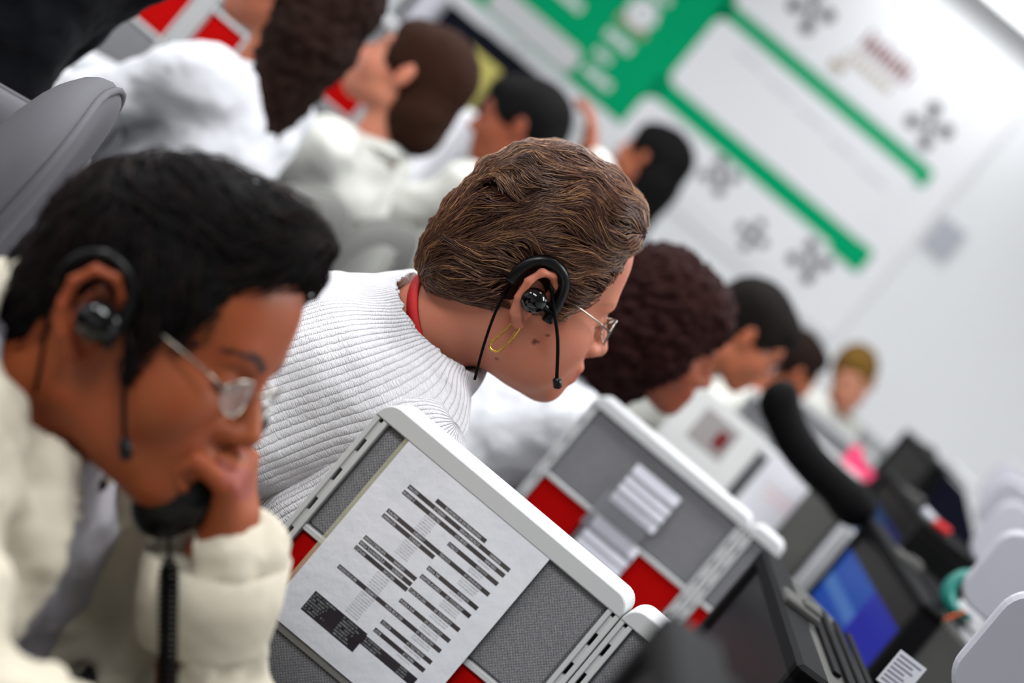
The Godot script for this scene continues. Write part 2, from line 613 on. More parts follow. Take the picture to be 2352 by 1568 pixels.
func make_divider(called: String, label: String, at: Vector3, turn: float, group: String, slots := true, wide := DW) -> Node3D:
	# origin on the floor at the middle of the front face
	var t := thing(called, label, "divider", at, turn, group)
	var top := CAP_TOP
	var narrow := wide < 0.3
	var hw := wide / 2
	var depth := 0.05
	# meshes shared by all dividers of one width
	if not M.has("post_mesh"):
		var pst := begin()
		add_box(pst, Vector3(-0.00525, 0, 0), Vector3(0.006, top - 0.04, depth), 0.0008)
		add_box(pst, Vector3(0.00525, 0, 0), Vector3(0.006, top - 0.04, depth), 0.0008)
		M.post_mesh = finish(pst)
		M.web_mesh = box(Vector3(0.0046, 0.024, 0.006))
		M.post_back = box(Vector3(0.0045, top - 0.05, 0.01))
	var key := "divider_%d" % int(wide * 1000)
	if not M.has(key):
		M[key] = {
			"cap": extrude(round_rect(wide, 0.0215, [0.0, 0.0, 0.019, 0.019], 8), depth + 0.004, 0.0015),
			"top": box(Vector3(wide - 0.034, 0.140, 0.03), 0.004),
			"square": box(Vector3(wide - 0.036 if narrow else 0.1005, 0.094, 0.03), 0.004),
			"low": box(Vector3(wide - 0.034, 0.52, 0.03), 0.004),
			"rail": box(Vector3(wide - 0.033, 0.007, 0.042), 0.001),
			"foot": box(Vector3(wide, 0.16, 0.04), 0.004),
		}
	var D: Dictionary = M[key]
	part("top_cap", D.cap, M.plastic, t, Vector3(0, top - 0.0107, -depth / 2))
	for s in [-1.0, 1.0]:
		var ps := part("post", M.post_mesh, M.plastic, t, Vector3(s * (hw - 0.0083), (top - 0.022) / 2 + 0.01, -depth / 2))
		part("slot_channel", M.post_back, M.slot, ps, Vector3(0, 0, 0.006))
		if slots:
			for k in 15:
				part("web", M.web_mesh, M.plastic, ps, Vector3(0, (top - 0.04) / 2 - 0.018 - k * 0.041, depth / 2 - 0.006))
	var y := top - 0.023
	part("upper_fabric", D.top, M.fabric, t, Vector3(0, y - 0.070, -depth / 2 + 0.004))
	y -= 0.1435
	part("rail", D.rail, M.plastic, t, Vector3(0, y, -depth / 2 + 0.001))
	if narrow:
		part("fabric_square", D.square, M.fabric_red, t, Vector3(0, y - 0.0505, -depth / 2 + 0.003))
	else:
		for k in 3:
			part("fabric_square", D.square, M.fabric_red if k != 1 else M.fabric, t, Vector3((k - 1) * 0.1045, y - 0.0505, -depth / 2 + 0.003))
	y -= 0.1015
	part("rail", D.rail, M.plastic, t, Vector3(0, y, -depth / 2 + 0.001))
	part("lower_fabric", D.low, M.fabric, t, Vector3(0, y - 0.2635, -depth / 2 + 0.004))
	part("kick_plate", D.foot, M.plastic, t, Vector3(0, 0.08, -depth / 2))
	return t

func paper_print() -> ImageTexture:
	var s := 1024.0            # pixels for one paper width
	var im := Image.create(1024, 1236, false, Image.FORMAT_RGB8)
	im.fill(Color(0.87, 0.875, 0.905))
	var r := RandomNumberGenerator.new()
	r.seed = 11
	var ink := Color(0.10, 0.07, 0.12)
	for b in BARS:
		im.fill_rect(Rect2i(int(b[0] * s), int((b[1] - 0.013) * s), int((b[2] - b[0]) * s), int(0.026 * s)), ink)
	im.fill_rect(Rect2i(int(0.14 * s), int(0.955 * s), int(0.368 * s), int(0.128 * s)), ink)
	im.fill_rect(Rect2i(int(0.505 * s), int(0.965 * s), int(0.367 * s), int(0.055 * s)), ink)
	# small grey columns of numbers
	for g in [[0.33, 0.262, 6, 0.075], [0.33, 0.43, 6, 0.085], [0.33, 0.66, 6, 0.085], [0.33, 0.795, 9, 0.085], [0.70, 0.262, 1, 0.085], [0.70, 0.32, 2, 0.085], [0.70, 0.393, 3, 0.115], [0.70, 0.49, 1, 0.085], [0.70, 0.548, 3, 0.115], [0.70, 0.643, 2, 0.115], [0.70, 0.721, 2, 0.115], [0.70, 0.794, 2, 0.115], [0.70, 0.873, 1, 0.115], [0.70, 0.931, 1, 0.085]]:
		for k in g[2]:
			var x: float = g[0]
			while x < g[0] + g[3]:
				var wd := r.randf_range(0.005, 0.0075)
				var y: float = g[1] + k * 0.0165
				var grey := r.randf_range(0.45, 0.6)
				im.fill_rect(Rect2i(int(x * s), int(y * s), maxi(2, int(wd * s) - 3), int(0.010 * s)), Color(grey, grey, grey + 0.03))
				im.fill_rect(Rect2i(int(x * s) + 1, int((y + 0.003) * s), maxi(1, int(wd * s) - 6), int(0.0035 * s)), Color(0.85, 0.85, 0.87))
				x += wd
	# pale writing in the black boxes
	for g in [[0.145, 0.962, 7, 0.15], [0.35, 0.962, 7, 0.12], [0.515, 0.97, 3, 0.16], [0.755, 0.97, 3, 0.09]]:
		for k in g[2]:
			var x: float = g[0]
			var stop: float = g[0] + g[3] * r.randf_range(0.55, 1.0)
			while x < stop:
				var wd := r.randf_range(0.006, 0.009)
				var grey := r.randf_range(0.4, 0.6)
				if r.randf() > 0.12:
					im.fill_rect(Rect2i(int(x * s), int((g[1] + k * 0.0166) * s), int(wd * s) - 3, int(0.010 * s)), Color(grey, grey + 0.03, grey + 0.02))
				x += wd
	return ImageTexture.create_from_image(im)

const BARS := [[0.323, 0.163, 0.674], [0.158, 0.201, 0.874], [0.154, 0.242, 0.872], [0.523, 0.300, 0.873], [0.153, 0.373, 0.874], [0.151, 0.409, 0.515], [0.522, 0.471, 0.875], [0.522, 0.528, 0.872], [0.152, 0.563, 0.517], [0.15, 0.600, 0.516], [0.148, 0.637, 0.517], [0.522, 0.623, 0.875], [0.520, 0.701, 0.873], [0.146, 0.774, 0.871], [0.518, 0.853, 0.873], [0.517, 0.911, 0.871]]
const WORDS := [[0, 0.385, "TELEFONOS DE DISTRIBUIDORAS"], [1, 0.162, "VALLEJO"], [1, 0.34, "57195603"], [1, 0.524, "MEGA COACALCO"], [1, 0.735, "58986050"], [2, 0.157, "MUNDO E"], [2, 0.34, "53657762"], [2, 0.524, "LOS REYES"], [2, 0.735, "58561003"], [3, 0.527, "CHALCO"], [3, 0.72, "59777777"], [4, 0.157, "TLALPAN"], [4, 0.34, "54850017"], [4, 0.524, "TEXCOCO"], [4, 0.70, "01 5959549163"], [5, 0.155, "ZARAGOZA"], [5, 0.34, "57383040"], [6, 0.526, "MEGA TAE"], [6, 0.735, "57305010"], [7, 0.526, "MARTIN ALVAREZ"], [7, 0.70, "01 7773130042"], [8, 0.156, "MEGA IZTAPALAPA"], [8, 0.36, "56948363"], [9, 0.154, "MEGA TLALNEPANTLA"], [9, 0.38, "53905045"], [10, 0.152, "CUITLAN"], [10, 0.35, "58727360"], [11, 0.526, "CUAUTLA GRA"], [11, 0.70, "01 7353541012"], [12, 0.524, "PUEBLA SUR"], [12, 0.70, "01 2222371121"], [13, 0.150, "HUIXQUILUCAN"], [13, 0.34, "52844071"], [13, 0.48, "POZA RICA GRA"], [13, 0.70, "01 7828222701"], [14, 0.522, "TOLUCA"], [14, 0.70, "01 7222196350"], [15, 0.521, "LEON"], [15, 0.72, "47116960"]]

func build_paper() -> void:
	var w := 0.1993
	var h := w * 1.207
	var d := 1.6975
	var p := level(-35.5, -323, d)
	var t := thing("phone_list", "laminated white phone list with black bars taped on the nearest divider", "paper", Vector3(p.x + w / 2, p.y - h / 2, p.z), 0)
	t.rotation.x = deg_to_rad(-1.2)
	var m := mat(Color(1, 1, 1), 0.5)
	m.albedo_texture = paper_print()
	m.texture_repeat = false
	m.clearcoat_enabled = true
	m.clearcoat = 1.0
	m.clearcoat_roughness = 0.06
	bump(m, noise_tex(0.014, 512, 77, 5), 0.10)
	part("sheet", sheet(w, h, 0.0006), m, t)
	# clear rim of the laminate, yellowed
	var rim := mat(Color(0.86, 0.85, 0.72, 0.28), 0.1)
	rim.transparency = BaseMaterial3D.TRANSPARENCY_ALPHA
	var st := begin()
	add_box(st, Vector3(-w / 2 - 0.0025, 0, 0), Vector3(0.005, h + 0.008, 0.0006))
	add_box(st, Vector3(0, h / 2 + 0.002, 0), Vector3(w, 0.004, 0.0006))
	part("laminate_rim", finish(st), rim, t)
	var txt := SurfaceTool.new()
	txt.begin(Mesh.PRIMITIVE_TRIANGLES)
	var font := SystemFont.new()
	font.font_names = PackedStringArray(["Droid Sans"])
	for wd in WORDS:
		var tm := TextMesh.new()
		tm.font = font
		tm.font_size = 16
		tm.pixel_size = 0.0205 * w / 16.0 * 0.98
		tm.depth = 0.0001
		tm.curve_step = 2.0
		tm.text = wd[2]
		tm.horizontal_alignment = HORIZONTAL_ALIGNMENT_LEFT
		var at := Transform3D(Basis.IDENTITY.scaled(Vector3(0.86, 1, 1)), Vector3((wd[1] - 0.5) * w, h / 2 - BARS[wd[0]][1] * w, 0.0008))
		txt.append_from(tm, 0, at)
	part("white_lettering", txt.commit(), mat(Color(0.80, 0.80, 0.82), 0.6), t)

func build_dividers() -> void:
	var names := ["grey and red divider holding the laminated phone list", "grey and red divider with two small paper strips, second in the row", "divider behind the framed photo sheet, third in the row", "fourth divider of the near row, with a pink note", "fifth divider of the near row, beside the blond person", "farthest divider of the near row"]
	var more := ["divider panel joined to the phone list divider, behind the nearest monitor", "divider panel joined to the second divider, behind the blue screen", "divider panel joined to the third divider", "divider panel joined to the fourth divider", "divider panel joined to the fifth divider", "divider panel joined to the farthest near-row divider"]
	for k in 6:
		var d := 1.70 + 0.99 * k
		make_divider("desk_divider", names[k], Vector3(-0.2913, 0, -d), 0, "dividers of the near row", k < 3)
		make_divider("desk_divider", more[k], Vector3(-0.2913 + DW / 2 + NW / 2 + 0.0015, 0, -d), 0, "dividers of the near row", k < 2, NW)
	build_paper()
	# strips of paper on the second divider
	for e in [[412, -40, 0.096, 0.078, "white paper note pinned high on the second divider"], [415, -196, 0.094, 0.085, "striped paper note pinned low on the second divider"]]:
		var c := level(e[0] + 55, e[1] - 40, 2.685)
		var im := Image.create(128, 128, false, Image.FORMAT_RGB8)
		im.fill(Color(0.90, 0.90, 0.94))
		for b in [[30, 14], [62, 8], [90, 12]]:
			im.fill_rect(Rect2i(0, b[0], 128, b[1]), Color(0.52, 0.53, 0.55))
		for b in 9:
			im.fill_rect(Rect2i(8, 4 + b * 14, 100 - (b * 37) % 30, 3), Color(0.72, 0.72, 0.76))
		var pm := mat(Color(1, 1, 1), 0.6)
		pm.albedo_texture = ImageTexture.create_from_image(im)
		pm.texture_repeat = false
		var o := part("paper_note", sheet(e[2], e[3]), pm, self, c)
		tag(o, e[4], "paper", "notes on the second divider")
	var sl := mat(Color(0.55, 0.55, 0.58, 0.35), 0.3)
	sl.transparency = BaseMaterial3D.TRANSPARENCY_ALPHA
	var o4 := part("plastic_sleeve", sheet(0.1, 0.075), sl, self, level(452, -166, 2.6845))
	tag(o4, "clear grey plastic sleeve between the two notes on the second divider", "sleeve")
	# framed sheet standing on the third divider
	var fc := level(492, 124, 3.655)
	var fr := thing("photo_sheet", "white sheet with a small red picture on the third divider", "paper", fc)
	part("sheet", sheet(0.212, 0.165), mat(Color(0.84, 0.84, 0.83), 0.35), fr)
	part("picture", sheet(0.1, 0.085, 0.0012), mat(Color(0.60, 0.58, 0.57), 0.4), fr, Vector3(0.0, 0.01, 0.0004))
	part("red_figure", extrude(round_rect(0.03, 0.045, [0.01, 0.01, 0.014, 0.014], 4), 0.001), mat(Color(0.42, 0.05, 0.05), 0.5), fr, Vector3(0.022, 0.01, 0.002))
	var f2 := level(704, 112, 3.655)
	var glossy := mat(Color(0.86, 0.86, 0.88), 0.2)
	var im2 := Image.create(96, 96, false, Image.FORMAT_RGB8)
	im2.fill(Color(0.88, 0.88, 0.90))
	for k in 20:
		im2.fill_rect(Rect2i(8, 30 + k * 3, 80, 1), Color(0.78, 0.78, 0.80))
	im2.fill_rect(Rect2i(20, 40, 50, 3), Color(0.88, 0.68, 0.68))
	im2.fill_rect(Rect2i(24, 52, 44, 3), Color(0.88, 0.70, 0.70))
	glossy.albedo_color = Color(1, 1, 1)
	glossy.albedo_texture = ImageTexture.create_from_image(im2)
	glossy.texture_repeat = false
	var o3 := part("glossy_sheet", sheet(0.155, 0.168), glossy, self, f2)
	tag(o3, "glossy white sheet with faint pink print beside the photo sheet", "paper")
	# pink note on the fourth
	var pk := Vector3(-0.072, CAP_TOP + 0.030, -4.69)
	var o2 := part("pink_note", extrude(PackedVector2Array([Vector2(-0.05, -0.03), Vector2(0.05, -0.03), Vector2(0.052, 0.005), Vector2(0.0, 0.010), Vector2(-0.03, 0.04), Vector2(-0.055, 0.03)]), 0.002), M.pink, self, pk)
	tag(o2, "bright pink paper note standing on the fourth divider", "note")
	# left row: taller dividers of the same make
	var left := [
		["tall divider with red squares at the left of the long-haired woman's face", -1.940, -3.29, DW],
		["narrow tall divider with a red square beside the long-haired woman's face", -1.662, -3.29, 0.11],
		["tall divider with a red square beyond the woman with the red scarf", -2.040, -4.57, DW],
		["narrow tall divider beside the black-haired person of the left row", -1.750, -4.57, 0.15],
	]
	for e in left:
		var t := make_divider("desk_divider", e[0], Vector3(e[1], 0, e[2]), 0, "dividers of the left row", false, e[3])
		t.scale = Vector3.ONE * (1.21 if e[2] > -3.5 else 1.16)

# ---------------------------------------------------------------- desks, monitors and what lies on them
func make_monitor(label: String, corner: Vector3, turn: float, w: float, h: float, deep: float, case_m: Material, glow: Color, lit: float) -> Node3D:
	# origin at the middle of the screen's lower edge on the desk; the screen looks along local -x
	var t := thing("computer_monitor", label, "monitor", corner, turn, "monitors on the near desk")
	var st := begin()
	# bezel: four bars round the screen, in the y-z plane
	var bz := 0.028
	add_box(st, Vector3(0.02, h - bz / 2, 0), Vector3(0.05, bz, w), 0.006)
	add_box(st, Vector3(0.02, bz * 0.8, 0), Vector3(0.05, bz * 1.6, w), 0.006)
	for s in [-1.0, 1.0]:
		add_box(st, Vector3(0.02, h / 2, s * (w / 2 - bz / 2)), Vector3(0.05, h - 0.004, bz), 0.006)
	part("bezel", finish(st), M.case_dark, t)
	var scr := mat(Color(0.03, 0.018, 0.016), 0.3)
	scr.metallic_specular = 0.25
	var im := Image.create(128, 96, false, Image.FORMAT_RGB8)
	im.fill(Color(0.0, 0.0, 0.0))
	if lit > 0.0:
		im.fill_rect(Rect2i(0, 16, 128, 80), glow)
		im.fill_rect(Rect2i(0, 36, 128, 10), glow.lightened(0.25))
		im.fill_rect(Rect2i(70, 16, 58, 80), Color(glow.r * 0.5, glow.g * 0.4, glow.b * 0.95))
		im.fill_rect(Rect2i(0, 58, 128, 4), glow.darkened(0.3))
		im.fill_rect(Rect2i(10, 66, 60, 3), glow.lightened(0.35))
		im.fill_rect(Rect2i(10, 74, 40, 3), glow.lightened(0.35))
		scr.emission_enabled = true
		scr.emission = Color.BLACK
		scr.emission_texture = ImageTexture.create_from_image(im)
		scr.emission_energy_multiplier = lit
	var sp := part("screen", sheet(w - 2 * bz, h - 2.6 * bz, 0.002), scr, t, Vector3(0.004, h / 2 + bz * 0.3, 0))
	sp.rotation.y = -PI / 2
	# body: tapering shell behind with a stepped, slotted top
	var bd := begin()
	add_extrude(bd, PackedVector2Array([Vector2(0.045, 0.01), Vector2(deep * 0.55, 0.02), Vector2(deep, 0.08), Vector2(deep, h * 0.72), Vector2(deep * 0.5, h - 0.02), Vector2(0.045, h - 0.006)]), w - 0.03, 0.008)
	part("housing", finish(bd), case_m, t)
	var lid := begin()
	for k in 4:
		add_box(lid, Vector3(0.075 + k * 0.026, h - 0.006 - k * 0.0016, 0), Vector3(0.012, 0.006, w * 0.6), 0.001)
	part("vent_rib", finish(lid), M.case_dark, t)
	var clipm := begin()
	add_box(clipm, Vector3(0.03, h + 0.004, -0.02), Vector3(0.06, 0.012, 0.05), 0.003)
	add_box(clipm, Vector3(0.045, h + 0.012, -0.02), Vector3(0.03, 0.008, 0.03), 0.003)
	if case_m != M.black_soft:
		part("top_clip", finish(clipm), M.case_grey, t)
	var ft := begin()
	var gap := corner.y - DESK - 0.001
	add_box(ft, Vector3(0.11, -gap / 2, 0), Vector3(0.16, gap, 0.2), 0.004)
	part("foot", finish(ft), M.case_dark, t)
	if lit > 0.0:
		var a := AreaLight3D.new()
		a.name = "screen_light"
		a.area_size = Vector2(w - 0.06, h - 0.08)
		a.light_color = glow
		a.light_energy = 0.004 * lit
		a.shadow_enabled = true
		a.area_range = 12.0
		a.rotation.y = PI / 2
		a.position = Vector3(-0.012, h / 2, 0)
		t.add_child(a)
	return t

const DESK := 0.66

func build_desks() -> void:
	for k in 6:
		var z := -1.70 - 0.99 * k + 0.50
		var where := ["in front of the phone list divider", "between the first and second dividers", "between the second and third dividers", "between the third and fourth dividers", "between the fourth and fifth dividers", "between the two farthest dividers"]
		var t := thing("desk", "light grey desk " + where[k], "desk", Vector3(0, 0, z), 0, "desks of the near row")
		part("worktop", box(Vector3(0.62, 0.025, 0.86), 0.004), M.desk, t, Vector3(0.04, DESK - 0.0125, 0))
		part("side_panel", box(Vector3(0.46, DESK - 0.03, 0.02), 0.002), M.plastic, t, Vector3(0.08, (DESK - 0.03) / 2, 0.41))
		part("side_panel", box(Vector3(0.46, DESK - 0.03, 0.02), 0.002), M.plastic, t, Vector3(0.08, (DESK - 0.03) / 2, -0.41))
	# far top corner of each screen, turn, width, height
	var mons := [
		["black monitor nearest the camera, blurred dark", level(680, -232, 1.02), 0.28, 0.40, 0.44, 0.26, "black_soft", Color(0, 0, 0), 0.0],
		["dark framed monitor with a grey top in front of the second divider", level(753, 11, 2.36), 0.28, 0.50, 0.315, 0.30, "case_grey", Color(0, 0, 0), 0.0],
		["dark framed monitor showing a blue screen", level(889, 223, 3.30), 0.33, 0.54, 0.36, 0.26, "case_grey", Color(0.04, 0.30, 0.68), 0.65],
		["black monitor with a dim blue screen behind the black tower", level(852, 329, 4.30), 0.32, 0.46, 0.38, 0.28, "black", Color(0.05, 0.22, 0.40), 0.7],
		["navy blue monitor farthest along the near desk", level(825, 430, 5.30), 0.32, 0.46, 0.44, 0.28, "case_navy", Color(0, 0, 0), 0.0],
	]
	for e in mons:
		var c: Vector3 = e[1]
		var fd := Vector3(sin(e[2]), 0, cos(e[2]))
		make_monitor(e[0], Vector3(c.x, c.y - e[4], c.z) + fd * e[3] / 2, e[2], e[3], e[4], e[5], M[e[6]], e[7], e[8])
	clutter()

func upright(called: String, label: String, category: String, at: Vector3, turn := 0.0, group := "") -> Node3D:
	return thing(called, label, category, at, turn, group)

func clutter() -> void:
	# black tower computer with a marker on top
	var tw := thing("tower_computer", "black tower computer standing on the near desk between the lit monitors", "computer", Vector3(0.215, DESK, -3.50))
	part("case", box(Vector3(0.17, 0.435, 0.22), 0.006), M.black_soft, tw, Vector3(0, 0.2175, 0))
	part("front_panel", box(Vector3(0.15, 0.40, 0.01), 0.003), M.black, tw, Vector3(0, 0.215, 0.113))
	var mk := thing("marker_pen", "red and white marker on top of the black tower computer", "pen", Vector3(0.155, DESK + 0.444, -3.44))
	part("red_cap", tube([Vector3(0, 0, 0), Vector3(0.035, 0.004, 0.02)], 0.010, 10), M.red, mk)
	part("barrel", tube([Vector3(-0.035, 0.004, -0.02), Vector3(0, 0, 0)], 0.010, 10), M.plastic_light, mk)
	# folders standing beside the glossy sheet
	for k in 4:
		var p := level(792 + k * 17, 40, 3.55)
		var fo := thing("folder", ["thin grey folder next to the glossy sheet", "white folder, second from the glossy sheet", "grey folder, third from the glossy sheet", "white folder nearest the blue-screen monitor"][k], "folder", Vector3(p.x, DESK, p.z), 0.5, "folders standing on the near desk")
		part("cover", box(Vector3(0.010, 0.345 - k * 0.012, 0.20), 0.002), [M.case_grey, M.paper, M.plastic, M.paper][k], fo, Vector3(0, (0.345 - k * 0.012) / 2, 0))
	# big black handset lying across the folders and the monitor
	var a := level(568, 268, 3.30)
	var hs := thing("telephone_handset", "long black curved handset lying beside the blue-screen monitor", "telephone", a)
	var pts := []
	for q in [[556, 292], [590, 268], [650, 240], [720, 226], [790, 222], [850, 222]]:
		pts.append(level(q[0], q[1], 3.32) - a)
	var hf := Field.new()
	var sm := smooth_path(pts, 3)
	for k in sm.size() - 1:
		hf.cone(sm[k], sm[k + 1], 0.038, 0.038, 0.01)
	hf.ball(sm[0], Vector3(0.030, 0.044, 0.034), 0.02)
	hf.ball(sm[-1] + Vector3(-0.01, -0.01, 0), Vector3(0.05, 0.042, 0.036), 0.02)
	part("grip", to_mesh(nets(hf, 0.006)), M.black_soft, hs)
	var gs := thing("paper_strip", "long light grey folder lying on the navy blue monitor", "folder", level(985, 432, 5.06), 0.32)
	part("cover", box(Vector3(0.05, 0.012, 0.26), 0.002), M.plastic, gs)
	# things lying on the monitors
	var tr := thing("tape_roll", "teal tape roll on top of the blue-screen monitor", "tape", level(1172, 170, 2.86) + Vector3(0, 0.042, 0))
	part("roll", lathe([Vector2(0.022, -0.02), Vector2(0.045, -0.02), Vector2(0.045, 0.02), Vector2(0.022, 0.02), Vector2(0.022, -0.02)], 28, Transform3D(Basis(Vector3.RIGHT, 1.2), Vector3.ZERO)), M.teal, tr)
	part("label_strip", box(Vector3(0.05, 0.012, 0.002)), M.paper, tr, Vector3(0.02, -0.01, 0.05))
	var pc := thing("pencil", "orange pencil beside the teal tape roll", "pencil", Vector3(0.275, 1.075, -2.83))
	part("shaft", tube([Vector3(-0.025, -0.045, 0.02), Vector3(0.03, 0.05, -0.01)], 0.0035, 6), M.orange, pc)
	part("tip", tube([Vector3(-0.025, -0.045, 0.02), Vector3(-0.030, -0.054, 0.022)], [0.0035, 0.0006], 6), M.mark_tan, pc)
	var tg := thing("paper_tag", "small white printed tag standing on the grey monitor top", "paper", level(1176, -10, 2.02), 0.3)
	var im := Image.create(64, 64, false, Image.FORMAT_RGB8)
	im.fill(Color(0.92, 0.92, 0.94))
	for k in 7:
		im.fill_rect(Rect2i(5, 6 + k * 8, 52 - (k * 13) % 20, 4), Color(0.55, 0.55, 0.62))
	var tm := mat(Color(1, 1, 1), 0.6)
	tm.albedo_texture = ImageTexture.create_from_image(im)
	part("card", sheet(0.045, 0.05), tm, tg)
	# light grey rounded screens on the far side
	for k in 5:
		var d: float = [1.86, 2.66, 3.42, 4.4, 5.4][k]
		var w := 0.55
		var h := 0.16
		var ds := thing("desk_screen", ["light grey rounded screen nearest the camera at the right edge", "light grey rounded screen, second from the camera at the right", "light grey rounded screen, third from the camera at the right", "light grey rounded screen, fourth from the camera at the right", "farthest light grey rounded screen at the right"][k], "screen panel", Vector3([0.2055, 0.218, 0.236, 0.26, 0.28][k] + w / 2, 0, -d), 0, "rounded screens of the right row")
		part("panel", extrude(round_rect(w, h, [0.04, 0.04, 0.045, 0.045], 8), 0.03, 0.005), M.plastic_light, ds, Vector3(0, 1.17 + 0.005 * k, 0))
		for sx in [-0.1, 0.2]:
			part("stand", box(Vector3(0.03, 1.10, 0.02), 0.003), M.plastic, ds, Vector3(sx, 0.55, -0.005))
	# left row: desks, black monitors, yellow folder
	for k in 4:
		var z: float = [-2.83, -3.82, -5.08, -6.35][k]
		var t := thing("desk", ["light grey desk in front of the long-haired woman", "light grey desk in front of the woman with the red scarf", "light grey desk in front of the black-haired person", "light grey desk at the far end of the left row"][k], "desk", Vector3(-2.14 if k < 3 else -2.25, 0, z), 0, "desks of the left row")
		part("worktop", box(Vector3(0.7, 0.025, 0.84), 0.004), M.desk, t, Vector3(0, DESK - 0.0125, 0))
		for sz in [-0.40, 0.40]:
			part("side_panel", box(Vector3(0.6, DESK - 0.03, 0.02), 0.002), M.plastic, t, Vector3(-0.04, (DESK - 0.03) / 2, sz))
	for k in 3:
		var c := level([-600, -520, -425][k], [486, 480, 492][k], [6.3, 6.0, 6.6][k])
		var t := thing("computer_monitor", ["black monitor at the far left, beside a white post", "black monitor with a blue corner above the woman with the red scarf", "black monitor under the green display"][k], "monitor", Vector3(c.x, 0.9, c.z), 0.2, "monitors of the left row")
		part("bezel", extrude(round_rect(0.30, 0.33, [0.01, 0.01, 0.01, 0.01], 3), 0.04, 0.006), M.black_soft, t, Vector3(0, 0.16, 0))
		part("housing", box(Vector3(0.24, 0.24, 0.2), 0.03), M.black_soft, t, Vector3(0, 0.16, -0.13))
		part("screen", sheet(0.26, 0.27), M.case_navy, t, Vector3(0, 0.165, 0.0205))
		part("stand", box(Vector3(0.2, 0.24, 0.2), 0.01), M.black_soft, t, Vector3(0, -0.12, -0.05))
	var wp := level(-640, 430, 5.83)
	var post := part("white_post", box(Vector3(0.08, 1.25, 0.08), 0.01), M.plastic_light, self, Vector3(wp.x, 0.625, wp.z))
	tag(post, "narrow white upright post between the black monitors of the left row", "post")
	var ye := level(-473, 428, 5.3)
	var yf := part("file_box", box(Vector3(0.16, 0.17, 0.05), 0.004), M.yellow, self, Vector3(ye.x, DESK + 0.35 + 0.086, ye.z))
	tag(yf, "pale yellow file box behind the woman with the red scarf", "file box")
	var wb := part("storage_box", box(Vector3(0.26, 0.35, 0.2), 0.006), M.paper, self, Vector3(ye.x, DESK + 0.1755, ye.z))
	tag(wb, "white cardboard box under the pale yellow file box", "box")
	var ls := level(-420, 580, 6.95)
	var lp := thing("desk_screen", "off-white rounded screen in front of the green display", "screen panel", Vector3(ls.x, 0, ls.z))
	part("panel", extrude(round_rect(0.48, 0.125, [0.04, 0.04, 0.045, 0.045], 8), 0.03, 0.005), M.plastic, lp, Vector3(0, ls.y, 0))
	part("stand", box(Vector3(0.03, ls.y, 0.02), 0.003), M.plastic, lp, Vector3(0, ls.y / 2, -0.005))

